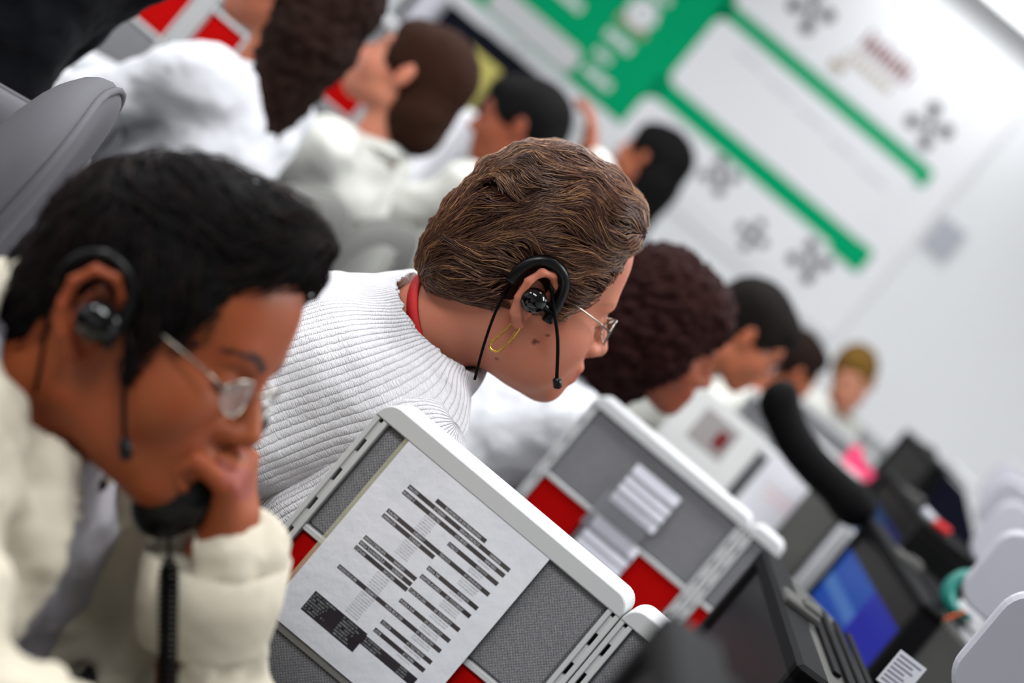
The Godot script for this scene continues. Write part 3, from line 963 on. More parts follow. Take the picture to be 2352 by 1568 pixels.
# ---------------------------------------------------------------- implicit surfaces
class Field:
	var xf := Transform3D.IDENTITY
	var sz := 1.0
	var kind := PackedInt32Array()
	var A := PackedVector3Array()
	var D := PackedVector3Array()
	var R0 := PackedFloat32Array()
	var R1 := PackedFloat32Array()
	var K := PackedFloat32Array()
	var IL := PackedFloat32Array()
	var sub := PackedInt32Array()
	var RI := PackedVector3Array()
	var MB: Array[Basis] = []
	var lo := Vector3.ONE * 1e9
	var hi := Vector3.ONE * -1e9

	func cone(a: Vector3, b: Vector3, r0: float, r1: float, k := 0.01, s := 0) -> void:
		a = xf * a
		b = xf * b
		r0 *= sz
		r1 *= sz
		kind.append(0)
		A.append(a)
		D.append(b - a)
		R0.append(r0)
		R1.append(r1 - r0)
		K.append(maxf(k * sz, 1e-5))
		IL.append(1.0 / maxf((b - a).length_squared(), 1e-9))
		sub.append(s)
		RI.append(Vector3.ONE)
		MB.append(Basis.IDENTITY)
		if s == 0:
			lo = lo.min((a - Vector3.ONE * r0).min(b - Vector3.ONE * r1))
			hi = hi.max((a + Vector3.ONE * r0).max(b + Vector3.ONE * r1))

	func ball(c: Vector3, r: Vector3, k := 0.01, s := 0, rot := Basis.IDENTITY) -> void:
		c = xf * c
		r *= sz
		var b := xf.basis.orthonormalized() * rot
		kind.append(1)
		A.append(c)
		D.append(Vector3.ZERO)
		R0.append(0)
		R1.append(0)
		K.append(maxf(k * sz, 1e-5))
		IL.append(0)
		sub.append(s)
		var ri := Vector3(1.0 / r.x, 1.0 / r.y, 1.0 / r.z)
		RI.append(ri)
		MB.append(Basis.from_scale(ri) * b.transposed())
		if s == 0:
			var m := maxf(r.x, maxf(r.y, r.z))
			lo = lo.min(c - Vector3.ONE * m)
			hi = hi.max(c + Vector3.ONE * m)

	func one(i: int, p: Vector3) -> float:
		var q := p - A[i]
		if kind[i] == 0:
			var d := D[i]
			var h := clampf(q.dot(d) * IL[i], 0.0, 1.0)
			return (q - d * h).length() - R0[i] - R1[i] * h
		q = MB[i] * q
		var k0 := q.length()
		return k0 * (k0 - 1.0) / maxf((q * RI[i]).length(), 1e-6)

	func eval(p: Vector3, list: PackedInt32Array) -> float:
		var d := 1e3
		for i in list:
			var e: float
			var q := p - A[i]
			if kind[i] == 0:
				var dd := D[i]
				var h := clampf(q.dot(dd) * IL[i], 0.0, 1.0)
				e = (q - dd * h).length() - R0[i] - R1[i] * h
			else:
				q = MB[i] * q
				var k0 := q.length()
				e = k0 * (k0 - 1.0) / maxf((q * RI[i]).length(), 1e-6)
			var k := K[i]
			if sub[i] == 0:
				var g := k - absf(d - e)
				d = minf(d, e)
				if g > 0.0:
					d -= g * g / (4.0 * k)
			else:
				e = -e
				var g := k - absf(d - e)
				d = maxf(d, e)
				if g > 0.0:
					d += g * g / (4.0 * k)
		return d

	func all() -> PackedInt32Array:
		return PackedInt32Array(range(A.size()))

	func grad(p: Vector3, list: PackedInt32Array, e := 0.002) -> Vector3:
		var a := eval(p + Vector3(e, -e, -e), list)
		var b := eval(p + Vector3(-e, -e, e), list)
		var c := eval(p + Vector3(-e, e, -e), list)
		var d := eval(p + Vector3(e, e, e), list)
		return (Vector3(1, -1, -1) * a + Vector3(-1, -1, 1) * b + Vector3(-1, 1, -1) * c + Vector3(1, 1, 1) * d).normalized()

# surface nets of a field; out collects v, n, i so that several grids share one mesh
func nets(f: Field, cell: float, out := {}) -> Dictionary:
	if out.is_empty():
		out.v = PackedVector3Array()
		out.n = PackedVector3Array()
		out.i = PackedInt32Array()
	var V: PackedVector3Array = out.v
	var N: PackedVector3Array = out.n
	var I: PackedInt32Array = out.i
	const B := 5
	var lo := f.lo - Vector3.ONE * cell * 3
	var span := f.hi + Vector3.ONE * cell * 3 - lo
	var bx := int(ceil(span.x / cell / B))
	var by := int(ceil(span.y / cell / B))
	var bz := int(ceil(span.z / cell / B))
	var nx := bx * B + 1
	var ny := by * B + 1
	var nz := bz * B + 1
	var G := PackedFloat32Array()
	G.resize(nx * ny * nz)
	var id := PackedInt32Array()
	id.resize(nx * ny * nz)
	id.fill(-1)
	var sy := nx
	var sz := nx * ny
	var n := f.A.size()
	var hd := B * cell * 0.867
	var whole := f.all()
	var blocks := PackedInt32Array()
	var dist := PackedFloat32Array()
	dist.resize(n)
	for kz in bz:
		for ky in by:
			for kx in bx:
				var c := lo + Vector3(kx + 0.5, ky + 0.5, kz + 0.5) * (B * cell)
				var near := 1e3
				for i in n:
					var e := f.one(i, c)
					dist[i] = e
					if f.sub[i] == 0 and e < near:
						near = e
				if near > hd * 1.6 + 0.03:
					continue
				if near < -hd * 2.2 and absf(f.eval(c, whole)) > hd * 2.2:
					continue
				var list := PackedInt32Array()
				for i in n:
					if f.sub[i] == 0:
						if dist[i] < maxf(near, 0.0) + 2.2 * hd + f.K[i]:
							list.append(i)
					elif dist[i] < 2.2 * hd + f.K[i]:
						list.append(i)
				var dc := f.eval(c, list)
				if absf(dc) > hd * 1.9 + 0.004:
					continue
				blocks.append(kx)
				blocks.append(ky)
				blocks.append(kz)
				var ox := kx * B
				for z in B + 1:
					for y in B + 1:
						var at := (kz * B + z) * sz + (ky * B + y) * sy + ox
						var p := lo + Vector3(ox, ky * B + y, kz * B + z) * cell
						for x in B + 1:
							if G[at] == 0.0:
								G[at] = f.eval(p, list)
							at += 1
							p.x += cell
	# a vertex in every cell that the surface crosses
	for b in range(0, blocks.size(), 3):
		for z in range(blocks[b + 2] * B, blocks[b + 2] * B + B):
			for y in range(blocks[b + 1] * B, blocks[b + 1] * B + B):
				for x in range(blocks[b] * B, blocks[b] * B + B):
					var at := z * sz + y * sy + x
					var g0 := G[at]
					var g1 := G[at + 1]
					var g2 := G[at + sy]
					var g3 := G[at + sy + 1]
					var g4 := G[at + sz]
					var g5 := G[at + sz + 1]
					var g6 := G[at + sz + sy]
					var g7 := G[at + sz + sy + 1]
					var s := int(g0 < 0) + int(g1 < 0) + int(g2 < 0) + int(g3 < 0) + int(g4 < 0) + int(g5 < 0) + int(g6 < 0) + int(g7 < 0)
					if s == 0 or s == 8:
						continue
					var sum := Vector3.ZERO
					var cnt := 0
					if (g0 < 0) != (g1 < 0):
						sum += Vector3(g0 / (g0 - g1), 0, 0)
						cnt += 1
					if (g2 < 0) != (g3 < 0):
						sum += Vector3(g2 / (g2 - g3), 1, 0)
						cnt += 1
					if (g4 < 0) != (g5 < 0):
						sum += Vector3(g4 / (g4 - g5), 0, 1)
						cnt += 1
					if (g6 < 0) != (g7 < 0):
						sum += Vector3(g6 / (g6 - g7), 1, 1)
						cnt += 1
					if (g0 < 0) != (g2 < 0):
						sum += Vector3(0, g0 / (g0 - g2), 0)
						cnt += 1
					if (g1 < 0) != (g3 < 0):
						sum += Vector3(1, g1 / (g1 - g3), 0)
						cnt += 1
					if (g4 < 0) != (g6 < 0):
						sum += Vector3(0, g4 / (g4 - g6), 1)
						cnt += 1
					if (g5 < 0) != (g7 < 0):
						sum += Vector3(1, g5 / (g5 - g7), 1)
						cnt += 1
					if (g0 < 0) != (g4 < 0):
						sum += Vector3(0, 0, g0 / (g0 - g4))
						cnt += 1
					if (g1 < 0) != (g5 < 0):
						sum += Vector3(1, 0, g1 / (g1 - g5))
						cnt += 1
					if (g2 < 0) != (g6 < 0):
						sum += Vector3(0, 1, g2 / (g2 - g6))
						cnt += 1
					if (g3 < 0) != (g7 < 0):
						sum += Vector3(1, 1, g3 / (g3 - g7))
						cnt += 1
					id[at] = V.size()
					V.append(lo + (Vector3(x, y, z) + sum / cnt) * cell)
					N.append(Vector3(g1 + g3 + g5 + g7 - g0 - g2 - g4 - g6, g2 + g3 + g6 + g7 - g0 - g1 - g4 - g5, g4 + g5 + g6 + g7 - g0 - g1 - g2 - g3).normalized())
	for b in range(0, blocks.size(), 3):
		for z in range(maxi(1, blocks[b + 2] * B), blocks[b + 2] * B + B):
			for y in range(maxi(1, blocks[b + 1] * B), blocks[b + 1] * B + B):
				for x in range(maxi(1, blocks[b] * B), blocks[b] * B + B):
					var at := z * sz + y * sy + x
					if id[at] < 0:
						continue
					var neg := G[at] < 0
					for ax in 3:
						var step: int = 1 if ax == 0 else (sy if ax == 1 else sz)
						if (G[at + step] < 0) == neg:
							continue
						var s1: int = sy if ax == 0 else (sz if ax == 1 else 1)
						var s2: int = sz if ax == 0 else (1 if ax == 1 else sy)
						var a := id[at - s1 - s2]
						var c := id[at - s2]
						var d := id[at]
						var e := id[at - s1]
						if a < 0 or c < 0 or e < 0:
							continue
						if neg:
							I.append_array([a, d, c, a, e, d])
						else:
							I.append_array([a, c, d, a, d, e])
	out.v = V
	out.n = N
	out.i = I
	return out

func to_mesh(o: Dictionary, paint = null, uvs = null) -> ArrayMesh:
	var arr := []
	arr.resize(Mesh.ARRAY_MAX)
	arr[Mesh.ARRAY_VERTEX] = o.v
	arr[Mesh.ARRAY_NORMAL] = o.n
	arr[Mesh.ARRAY_INDEX] = o.i
	var V: PackedVector3Array = o.v
	if paint != null:
		var c := PackedColorArray()
		c.resize(V.size())
		for k in V.size():
			c[k] = paint.call(V[k])
		arr[Mesh.ARRAY_COLOR] = c
	if uvs != null:
		var u := PackedVector2Array()
		u.resize(V.size())
		for k in V.size():
			u[k] = uvs.call(V[k])
		arr[Mesh.ARRAY_TEX_UV] = u
	var m := ArrayMesh.new()
	if V.size() > 2:
		m.add_surface_from_arrays(Mesh.PRIMITIVE_TRIANGLES, arr)
	return m

# push vertices along their normals by noise and take new normals from the triangles
func rumple(o: Dictionary, freq: float, amp: float, seed_ := 1, stretch := Vector3.ONE) -> Dictionary:
	var n := FastNoiseLite.new()
	n.seed = seed_
	n.frequency = freq
	n.fractal_octaves = 3
	var V: PackedVector3Array = o.v
	var N: PackedVector3Array = o.n
	for k in V.size():
		V[k] += N[k] * n.get_noise_3dv(V[k] * stretch) * amp
	o.v = V
	return renormal(o)

func renormal(o: Dictionary) -> Dictionary:
	var V: PackedVector3Array = o.v
	var N := PackedVector3Array()
	N.resize(V.size())
	var I: PackedInt32Array = o.i
	for k in range(0, I.size(), 3):
		var a := I[k]
		var b := I[k + 1]
		var c := I[k + 2]
		var g := (V[c] - V[a]).cross(V[b] - V[a])
		N[a] += g
		N[b] += g
		N[c] += g
	for k in N.size():
		N[k] = N[k].normalized()
	o.n = N
	return o

# ---------------------------------------------------------------- people
func head_frame(yaw: float, pitch: float, roll: float, c: Vector3, size: float) -> Transform3D:
	# local x looks ahead, y is up, z is the person's right; pitch > 0 looks up
	var b := Basis(Vector3.UP, deg_to_rad(yaw)) * Basis(Vector3.BACK, deg_to_rad(pitch)) * Basis(Vector3.RIGHT, deg_to_rad(roll))
	return Transform3D(b.scaled_local(Vector3.ONE * size), c)

func add_head(f: Field, H: Transform3D, size: float, neck_base: Vector3, fine: bool, jaw := 1.0, neck_r := 0.052) -> void:
	f.xf = H
	f.sz = size
	f.ball(Vector3(-0.012, 0.034, 0), Vector3(0.098, 0.083, 0.076), 0.02)
	f.ball(Vector3(0.036, -0.02, 0), Vector3(0.058, 0.09, 0.062), 0.03)
	f.cone(Vector3(-0.004, -0.062, 0.043), Vector3(0.066, -0.098, 0.012), 0.02, 0.017 * jaw, 0.03)
	f.cone(Vector3(-0.004, -0.062, -0.043), Vector3(0.066, -0.098, -0.012), 0.02, 0.017 * jaw, 0.03)
	f.ball(Vector3(0.078, -0.101, 0), Vector3(0.017, 0.017, 0.02) * jaw, 0.02)
	f.cone(Vector3(0.081, 0.02, -0.03), Vector3(0.081, 0.02, 0.03), 0.013, 0.013, 0.02)
	for s in [-1.0, 1.0]:
		f.ball(Vector3(0.055, -0.032, 0.04 * s), Vector3(0.03, 0.028, 0.022), 0.025)
		f.ball(Vector3(0.1, 0.0, 0.033 * s), Vector3(0.016, 0.013, 0.017), 0.014, 1)
		f.ball(Vector3(0.0785, 0.0, 0.032 * s), Vector3(0.0135, 0.0125, 0.0135), 0.004)
	f.ball(Vector3(0.07, -0.066, 0), Vector3(0.031, 0.03, 0.033), 0.02)
	f.cone(Vector3(0.093, 0.006, 0), Vector3(0.112, -0.034, 0), 0.008, 0.0115, 0.012)
	for s in [-1.0, 1.0]:
		f.ball(Vector3(0.100, -0.039, 0.0115 * s), Vector3(0.012, 0.009, 0.008), 0.008)
	f.cone(Vector3(0.097, -0.064, -0.016), Vector3(0.097, -0.064, 0.016), 0.0065, 0.0065, 0.008)
	f.cone(Vector3(0.094, -0.078, -0.014), Vector3(0.094, -0.078, 0.014), 0.007, 0.007, 0.008)
	if fine:
		f.cone(Vector3(0.104, -0.0712, -0.02), Vector3(0.104, -0.0712, 0.02), 0.0022, 0.0022, 0.003, 1)
		for s in [-1.0, 1.0]:
			f.ball(Vector3(0.103, -0.046, 0.0075 * s), Vector3(0.004, 0.004, 0.003), 0.003, 1)
	# ears
	for s in [-1.0, 1.0]:
		if fine:
			f.ball(Vector3(-0.012, 0.0, 0.0745 * s), Vector3(0.016, 0.029, 0.008), 0.006, 0, Basis(Vector3.UP, 0.35 * s))
			var pts := [Vector3(0.013, 0.008, 0.080), Vector3(0.013, 0.026, 0.086), Vector3(0.003, 0.037, 0.093), Vector3(-0.011, 0.036, 0.098), Vector3(-0.020, 0.021, 0.099), Vector3(-0.020, 0.0, 0.095), Vector3(-0.013, -0.019, 0.087), Vector3(-0.003, -0.031, 0.079)]
			for k in pts.size() - 1:
				f.cone((pts[k] - Vector3(0.008, 0, 0)) * Vector3(1, 1, s), (pts[k + 1] - Vector3(0.008, 0, 0)) * Vector3(1, 1, s), 0.0045 if k < 6 else 0.005, 0.0045 if k < 5 else 0.0072, 0.004)
			f.ball(Vector3(-0.009, 0.0, 0.089 * s), Vector3(0.0105, 0.016, 0.011), 0.004, 1)
		else:
			f.ball(Vector3(-0.006, 0.002, 0.079 * s), Vector3(0.019, 0.034, 0.010), 0.006, 0, Basis(Vector3.UP, 0.4 * s))
	# neck
	f.cone(Vector3(-0.03, -0.03, 0), H.affine_inverse() * neck_base, neck_r, neck_r * 1.12, 0.03)
	f.xf = Transform3D.IDENTITY
	f.sz = 1.0

# a hand: palm, four fingers curled by `curl` radians in all, a thumb; local x runs from wrist to knuckles, y out of the back of the hand, z to the thumb side
func add_hand(f: Field, H: Transform3D, curl: float, thumb := 0.6) -> void:
	f.xf = H
	f.sz = 1.0
	f.cone(Vector3(-0.02, 0, 0), Vector3(0.03, 0, 0), 0.026, 0.024, 0.02)
	for k in 4:
		var zz: float = 0.030 - k * 0.0195
		var len_: float = [0.040, 0.045, 0.042, 0.033][k]
		f.cone(Vector3(0.012, 0, zz * 0.6), Vector3(0.078 - absf(k - 1.2) * 0.004, 0.002, zz), 0.013, 0.0105, 0.014)
		var p := Vector3(0.078 - absf(k - 1.2) * 0.004, 0.002, zz)
		var a := 0.0
		for j in 3:
			a += curl / 3.0 * (0.8 + 0.3 * j)
			var q: Vector3 = p + Vector3(cos(a), -sin(a), 0) * len_ * [1.0, 0.66, 0.5][j]
			f.cone(p, q, 0.0098 - j * 0.0011, 0.0089 - j * 0.0011, 0.002)
			p = q
	var b := Vector3(0.018, -0.008, 0.030)
	var c := b + Vector3(0.03, -0.014 * thumb, 0.020)
	var e := c + Vector3(0.026, -0.022 * thumb, -0.002)
	f.cone(Vector3(0.002, -0.004, 0.012), b, 0.017, 0.0135, 0.012)
	f.cone(b, c, 0.0125, 0.0108, 0.006)
	f.cone(c, e, 0.0105, 0.0085, 0.003)
	f.xf = Transform3D.IDENTITY

func lerp_color(a: Color, b: Color, t: float) -> Color:
	return a.lerp(b, clampf(t, 0, 1))

func face_paint(H: Transform3D, skin: Color, lips: Color, brow: Color, brow_amt: float, moles := [], eyes := false) -> Callable:
	var inv := H.affine_inverse()
	var n := FastNoiseLite.new()
	n.seed = 17
	n.frequency = 28.0
	var rosy := Color(skin.r * 1.02, skin.g * 0.82, skin.b * 0.80)
	return func(p: Vector3) -> Color:
		var q := inv * p
		var az := absf(q.z)
		var c := skin
		c = c.lerp(rosy, clampf(0.35 + n.get_noise_3dv(q) * 0.7, 0, 1))
		var ear := Vector2(q.x + 0.004, q.y).length()
		if az > 0.076 and ear < 0.045:
			c = c.lerp(rosy, 0.5)
		# lips
		var lx := (q.y + 0.071) / 0.0125
		var lz := q.z / 0.024
		if q.x > 0.08 and lx * lx + lz * lz < 1.0:
			c = c.lerp(lips, 0.75)
		# brows
		var bt := (az - 0.012) / 0.042
		if q.x > 0.05 and bt > 0.0 and bt < 1.0:
			var by := 0.020 + 0.010 * sin(bt * 2.4) - 0.004 * bt
			if absf(q.y - by) < 0.0042 * (1.15 - bt * 0.6):
				c = c.lerp(brow, brow_amt)
		# lashes, or the open eye
		if q.x > 0.07 and absf(az - 0.032) < 0.014:
			var ly := -0.003 - 0.25 * absf(az - 0.032)
			if eyes and absf(q.y - 0.0) < 0.012 * (1.0 - absf(az - 0.032) / 0.02):
				c = Color(0.03, 0.02, 0.015) if absf(az - 0.032) < 0.010 else Color(0.5, 0.48, 0.45)
			elif absf(q.y - ly) < 0.0022:
				c = c.lerp(Color(0.02, 0.012, 0.01), 0.8)
		for m in moles:
			if q.distance_to(m[0]) < m[1]:
				c = c.lerp(Color(0.05, 0.014, 0.008), 0.8)
		return c

# torso and arms as one field; J holds the joints
func add_torso(f: Field, J: Dictionary, grow := 0.0, arms := true, right_arm := true) -> void:
	var rt: Vector3 = J.rt
	var g := grow
	var w: float = J.get("width", 1.0)
	var mid: Vector3 = J.hip.lerp(J.neck, 0.5)
	var chest: Vector3 = J.hip.lerp(J.neck, 0.72) + J.fw * 0.012
	for s in [-1.0, 1.0]:
		f.cone(J.hip + rt * 0.07 * s * w, mid + rt * 0.062 * s * w, 0.115 * w + g, 0.10 * w + g, 0.06)
		f.cone(mid + rt * 0.062 * s * w, chest + rt * 0.07 * s * w, 0.10 * w + g, 0.098 * w + g, 0.05)
	f.cone(chest - J.fw * 0.01 + rt * 0.03, J.neck - J.up * J.get("low", 0.03), 0.09 + g, J.get("nape", 0.05) + g, 0.05)
	f.cone(chest - J.fw * 0.01 - rt * 0.03, J.neck - J.up * J.get("low", 0.03), 0.09 + g, J.get("nape", 0.05) + g, 0.05)
	for s in [-1, 1]:
		var sh: Vector3 = J.sh_r if s > 0 else J.sh_l
		if s > 0 and not right_arm:
			sh += Vector3(-0.030, 0.012, -0.022)
		f.cone(J.neck - J.up * 0.035, sh, 0.045 + g, 0.052 + g, 0.04)
		f.cone(chest + rt * 0.06 * s, sh, 0.075 + g, 0.055 + g, 0.05)
		if arms and (s < 0 or right_arm):
			add_arm(f, J, s, g)

func add_arm(f: Field, J: Dictionary, s: int, g: float) -> void:
	var sh: Vector3 = J.sh_r if s > 0 else J.sh_l
	var el: Vector3 = J.el_r if s > 0 else J.el_l
	var wr: Vector3 = J.wr_r if s > 0 else J.wr_l
	f.cone(sh, el, 0.054 + g, 0.046 + g, 0.03)
	f.cone(el, wr, 0.045 + g, 0.034 + g, 0.015)

func legs_mesh(J: Dictionary, base: Vector3) -> ArrayMesh:
	var f := Field.new()
	f.ball(J.hip - J.up * 0.0, Vector3(0.14, 0.12, 0.17), 0.04)
	for s in [-1.0, 1.0]:
		var a: Vector3 = J.hip + J.rt * 0.09 * s + Vector3(0, -0.03, 0)
		var kn: Vector3 = a + J.fw * J.get("thigh", 0.40) + Vector3(0, 0.0, 0)
		var an: Vector3 = kn + J.fw * 0.03
		an.y = 0.12
		f.cone(a, kn, 0.088, 0.062, 0.04)
		f.cone(kn, an, 0.060, 0.05, 0.02)
	return to_mesh(nets(f, 0.024))

func shoe_mesh(J: Dictionary) -> ArrayMesh:
	var f := Field.new()
	for s in [-1.0, 1.0]:
		var a: Vector3 = J.hip + J.rt * 0.09 * s + J.fw * (J.get("thigh", 0.40) + 0.03)
		a.y = 0.05
		f.cone(a + Vector3(0, 0.05, 0), a, 0.045, 0.04, 0.02)
		f.cone(a - J.fw * 0.03, a + J.fw * 0.15 - Vector3(0, 0.012, 0), 0.042, 0.035, 0.02)
	return to_mesh(nets(f, 0.014))

# joints of a seated figure whose head is at H (in the person's own space, base on the floor)
func pose(H: Transform3D, size: float, yaw: float, lean: float, torso := 0.50) -> Dictionary:
	var fw := Vector3(cos(deg_to_rad(yaw)), 0, -sin(deg_to_rad(yaw)))
	var rt := Vector3(sin(deg_to_rad(yaw)), 0, cos(deg_to_rad(yaw)))
	var up := (Vector3.UP * cos(deg_to_rad(lean)) + fw * sin(deg_to_rad(lean))).normalized()
	var hup := H.basis.y.normalized()
	var hfw := H.basis.x.normalized()
	var neck: Vector3 = H.origin - (hup * 0.09 + Vector3.UP * 0.055) * size - hfw * 0.045 * size - up * 0.02
	var J := {"fw": fw, "rt": rt, "up": up, "neck": neck, "hip": neck - up * torso}
	J.sh_r = neck + rt * 0.165 - up * 0.055 + fw * 0.02
	J.sh_l = neck - rt * 0.165 - up * 0.055 + fw * 0.02
	J.el_r = J.sh_r + fw * 0.13 + Vector3.DOWN * 0.24 + rt * 0.03
	J.el_l = J.sh_l + fw * 0.13 + Vector3.DOWN * 0.24 - rt * 0.03
	J.wr_r = J.el_r + fw * 0.23 + Vector3.DOWN * 0.01 - rt * 0.05
	J.wr_l = J.el_l + fw * 0.23 + Vector3.DOWN * 0.01 + rt * 0.05
	return J

func shift_pose(J: Dictionary, by: Vector3) -> Dictionary:
	for k in ["neck", "hip", "sh_r", "sh_l", "el_r", "el_l", "wr_r", "wr_l"]:
		J[k] += by
	return J

# hair: a list of ellipsoids and cones in head space
func hair_field(H: Transform3D, size: float, bits: Array) -> Field:
	var f := Field.new()
	f.xf = H
	f.sz = size
	for b in bits:
		if b[0] == "b":
			f.ball(b[1], b[2], b[3] if b.size() > 3 else 0.02, b[4] if b.size() > 4 else 0)
		else:
			f.cone(b[1], b[2], b[3], b[4], b[5] if b.size() > 5 else 0.02, b[6] if b.size() > 6 else 0)
	f.xf = Transform3D.IDENTITY
	f.sz = 1.0
	return f

# thin locks laid along a hair surface; flow gives the way they are combed, in head space
func strands(f: Field, o: Dictionary, H: Transform3D, count: int, steps: int, step: float, rad: float, lift: float, flow: Callable, tones: Array, seed_: int, keep: Callable) -> ArrayMesh:
	var r := RandomNumberGenerator.new()
	r.seed = seed_
	var V: PackedVector3Array = o.v
	var inv := H.affine_inverse()
	var verts := PackedVector3Array()
	var norms := PackedVector3Array()
	var cols := PackedColorArray()
	var idx := PackedInt32Array()
	var whole := f.all()
	var made := 0
	var tries := 0
	var lump := FastNoiseLite.new()
	lump.seed = seed_
	lump.frequency = 22.0
	while made < count and tries < count * 6:
		tries += 1
		var p := V[r.randi() % V.size()]
		var q := inv * p
		if not keep.call(q):
			continue
		made += 1
		var pts := PackedVector3Array()
		var nrm := PackedVector3Array()
		var high := lift * r.randf_range(0.2, 1.3)
		var wob := r.randf_range(-0.25, 0.25)
		for k in steps + 1:
			var g := f.grad(p, whole, 0.004)
			var dd := f.eval(p, whole)
			p -= g * dd
			var u := float(k) / steps
			pts.append(p + g * (lump.get_noise_3dv(inv * p * Vector3(0.6, 1.9, 1.0)) * lift * 1.5 + 0.002 + high * (0.25 + 1.5 * u * (1.0 - u) + 0.5 * u) - 0.0006))
			nrm.append(g)
			var fl: Vector3 = H.basis.orthonormalized() * flow.call(inv * p)
			fl = (fl - g * fl.dot(g)).normalized()
			fl = fl.rotated(g, wob)
			p += fl * step
		var tone: Color = tones[0].lerp(tones[1], r.randf())
		if r.randf() < 0.33:
			tone = tone.lerp(tones[2], r.randf())
		var first := verts.size()
		var rr := rad * r.randf_range(0.6, 1.4)
		for k in steps + 1:
			var d := (pts[mini(k + 1, steps)] - pts[maxi(k - 1, 0)]).normalized()
			var side := d.cross(nrm[k]).normalized()
			var taper := rr * (1.0 - 0.75 * pow(float(k) / steps, 3.0))
			for a in 3:
				var an := TAU * a / 3.0 + PI / 2
				var off := side * cos(an) + nrm[k] * sin(an)
				verts.append(pts[k] + off * taper)
				norms.append(off)
				cols.append(tone)
		for k in steps:
			for a in 3:
				var i0 := first + k * 3 + a
				var i1 := first + k * 3 + (a + 1) % 3
				idx.append_array([i0, i1, i1 + 3, i0, i1 + 3, i0 + 3])
	var arr := []
	arr.resize(Mesh.ARRAY_MAX)
	arr[Mesh.ARRAY_VERTEX] = verts
	arr[Mesh.ARRAY_NORMAL] = norms
	arr[Mesh.ARRAY_COLOR] = cols
	arr[Mesh.ARRAY_INDEX] = idx
	var m := ArrayMesh.new()
	m.add_surface_from_arrays(Mesh.PRIMITIVE_TRIANGLES, arr)
	return m

# a whole seated figure for the blurred people
func seated(label: String, group: String, hc: Vector3, hyaw: float, hpitch: float, hroll: float, size: float, byaw: float, lean: float, skin: Color, hair: Array, hair_c: Color, shirt: Material, opt := {}) -> Node3D:
	var H := head_frame(hyaw, hpitch, hroll, hc, size)
	var J := pose(H, size, byaw, lean, opt.get("torso", 0.50))
	J.back = opt.get("back", 0.215)
	J.recline = opt.get("recline", 0.0)
	J.back_low = opt.get("back_low", 0.0)
	var sw: float = opt.get("narrow", 0.0)
	for k in ["sh_r", "el_r", "wr_r"]:
		J[k] -= J.rt * sw
	for k in ["sh_l", "el_l", "wr_l"]:
		J[k] += J.rt * sw
	J.thigh = opt.get("thigh", 0.34)
	for k in ["el_r", "el_l"]:
		J[k].y = maxf(J[k].y, DESK + 0.068)
	for k in ["wr_r", "wr_l"]:
		J[k].y = maxf(J[k].y, DESK + 0.06)
	var base := Vector3(J.hip.x, 0, J.hip.z)
	var t := thing("person", label, "person", base, 0, group)
	H.origin -= base
	shift_pose(J, -base)
	for k in ["el_r", "el_l", "wr_r", "wr_l"]:
		if opt.has(k):
			J[k] = opt[k] - base
	var cell: float = opt.get("cell", 0.0075)
	var f := Field.new()
	add_head(f, H, size, J.neck - J.up * 0.03, false, opt.get("jaw", 1.0), opt.get("neck_r", 0.05))
	var o := nets(f, cell)
	if opt.has("hands"):
		for h in opt.hands:
			var fh := Field.new()
			var hx: Transform3D = h[0]
			hx.origin -= base
			add_hand(fh, hx, h[1])
			fh.cone(hx.origin, h[2] - base, 0.026, 0.034, 0.02)
			nets(fh, 0.006, o)
	part("body", to_mesh(o, face_paint(H, skin, opt.get("lips", Color(skin.r * 0.8, skin.g * 0.45, skin.b * 0.45)), hair_c.srgb_to_linear(), 0.8, [], opt.get("eyes", false))), skin_mat(), t)
	var hf := hair_field(H, size, hair)
	var ho := nets(hf, cell)
	rumple(ho, opt.get("curl_freq", 60.0), opt.get("curl", 0.004), 5)
	part("hair", to_mesh(ho), hair_mat(hair_c), t)
	var cf := Field.new()
	add_torso(cf, J, 0.006)
	# neck opening
	cf.cone(J.neck - J.up * 0.02, H * Vector3(-0.03, -0.03, 0), 0.055, 0.075, 0.01, 1)
	var co := nets(cf, opt.get("cloth_cell", 0.014))
	rumple(co, 7.0, 0.014, int(absf(hc.x * 100)) + 3, Vector3(1, 1.4, 1))
	part(opt.get("cloth", "shirt"), to_mesh(co), shirt, t)
	if opt.get("collar", true):
		part("collar", collar(J, H, size, 0.062, 0.035), opt.get("collar_m", shirt), t)
	part("trousers", legs_mesh(J, base), M.trousers, t)
	part("shoes", shoe_mesh(J), M.shoe, t)
	if opt.has("glasses"):
		var HW := H
		HW.origin += base
		glasses(HW, size, opt.glasses, M.steel)
	if opt.get("chair", true):
		make_chair(opt.get("chair_label", "grey office chair under the " + label), base, J, opt.get("chair_m", M.chair_light))
	return t

# a turned-down shirt collar: a band round the neck
func collar(J: Dictionary, H: Transform3D, size: float, r: float, h: float) -> ArrayMesh:
	var st := begin(true)
	var ax: Vector3 = (H * Vector3(-0.03, -0.05, 0) - J.neck).normalized()
	var fx: Vector3 = (J.fw - ax * J.fw.dot(ax)).normalized()
	var rx := fx.cross(ax).normalized()
	var c: Vector3 = J.neck + ax * 0.0
	var rings := []
	var n := 28
	for row in 5:
		var ring := []
		for k in n + 1:
			var a := lerpf(0.18, TAU - 0.18, float(k) / n)
			var dip := cos(a) * -0.02
			var rr: float = r + [0.012, 0.002, 0.0, 0.006, 0.016][row]
			var hh: float = [-0.012, 0.0, h * 0.62, h * 0.6, h * 0.05][row]
			ring.append(c + (fx * cos(a) * 1.08 + rx * sin(a)) * rr + ax * (hh + dip))
		rings.append(ring)
	for row in 4:
		for k in n:
			quad(st, rings[row][k], rings[row + 1][k], rings[row + 1][k + 1], rings[row][k + 1])
	return finish(st)

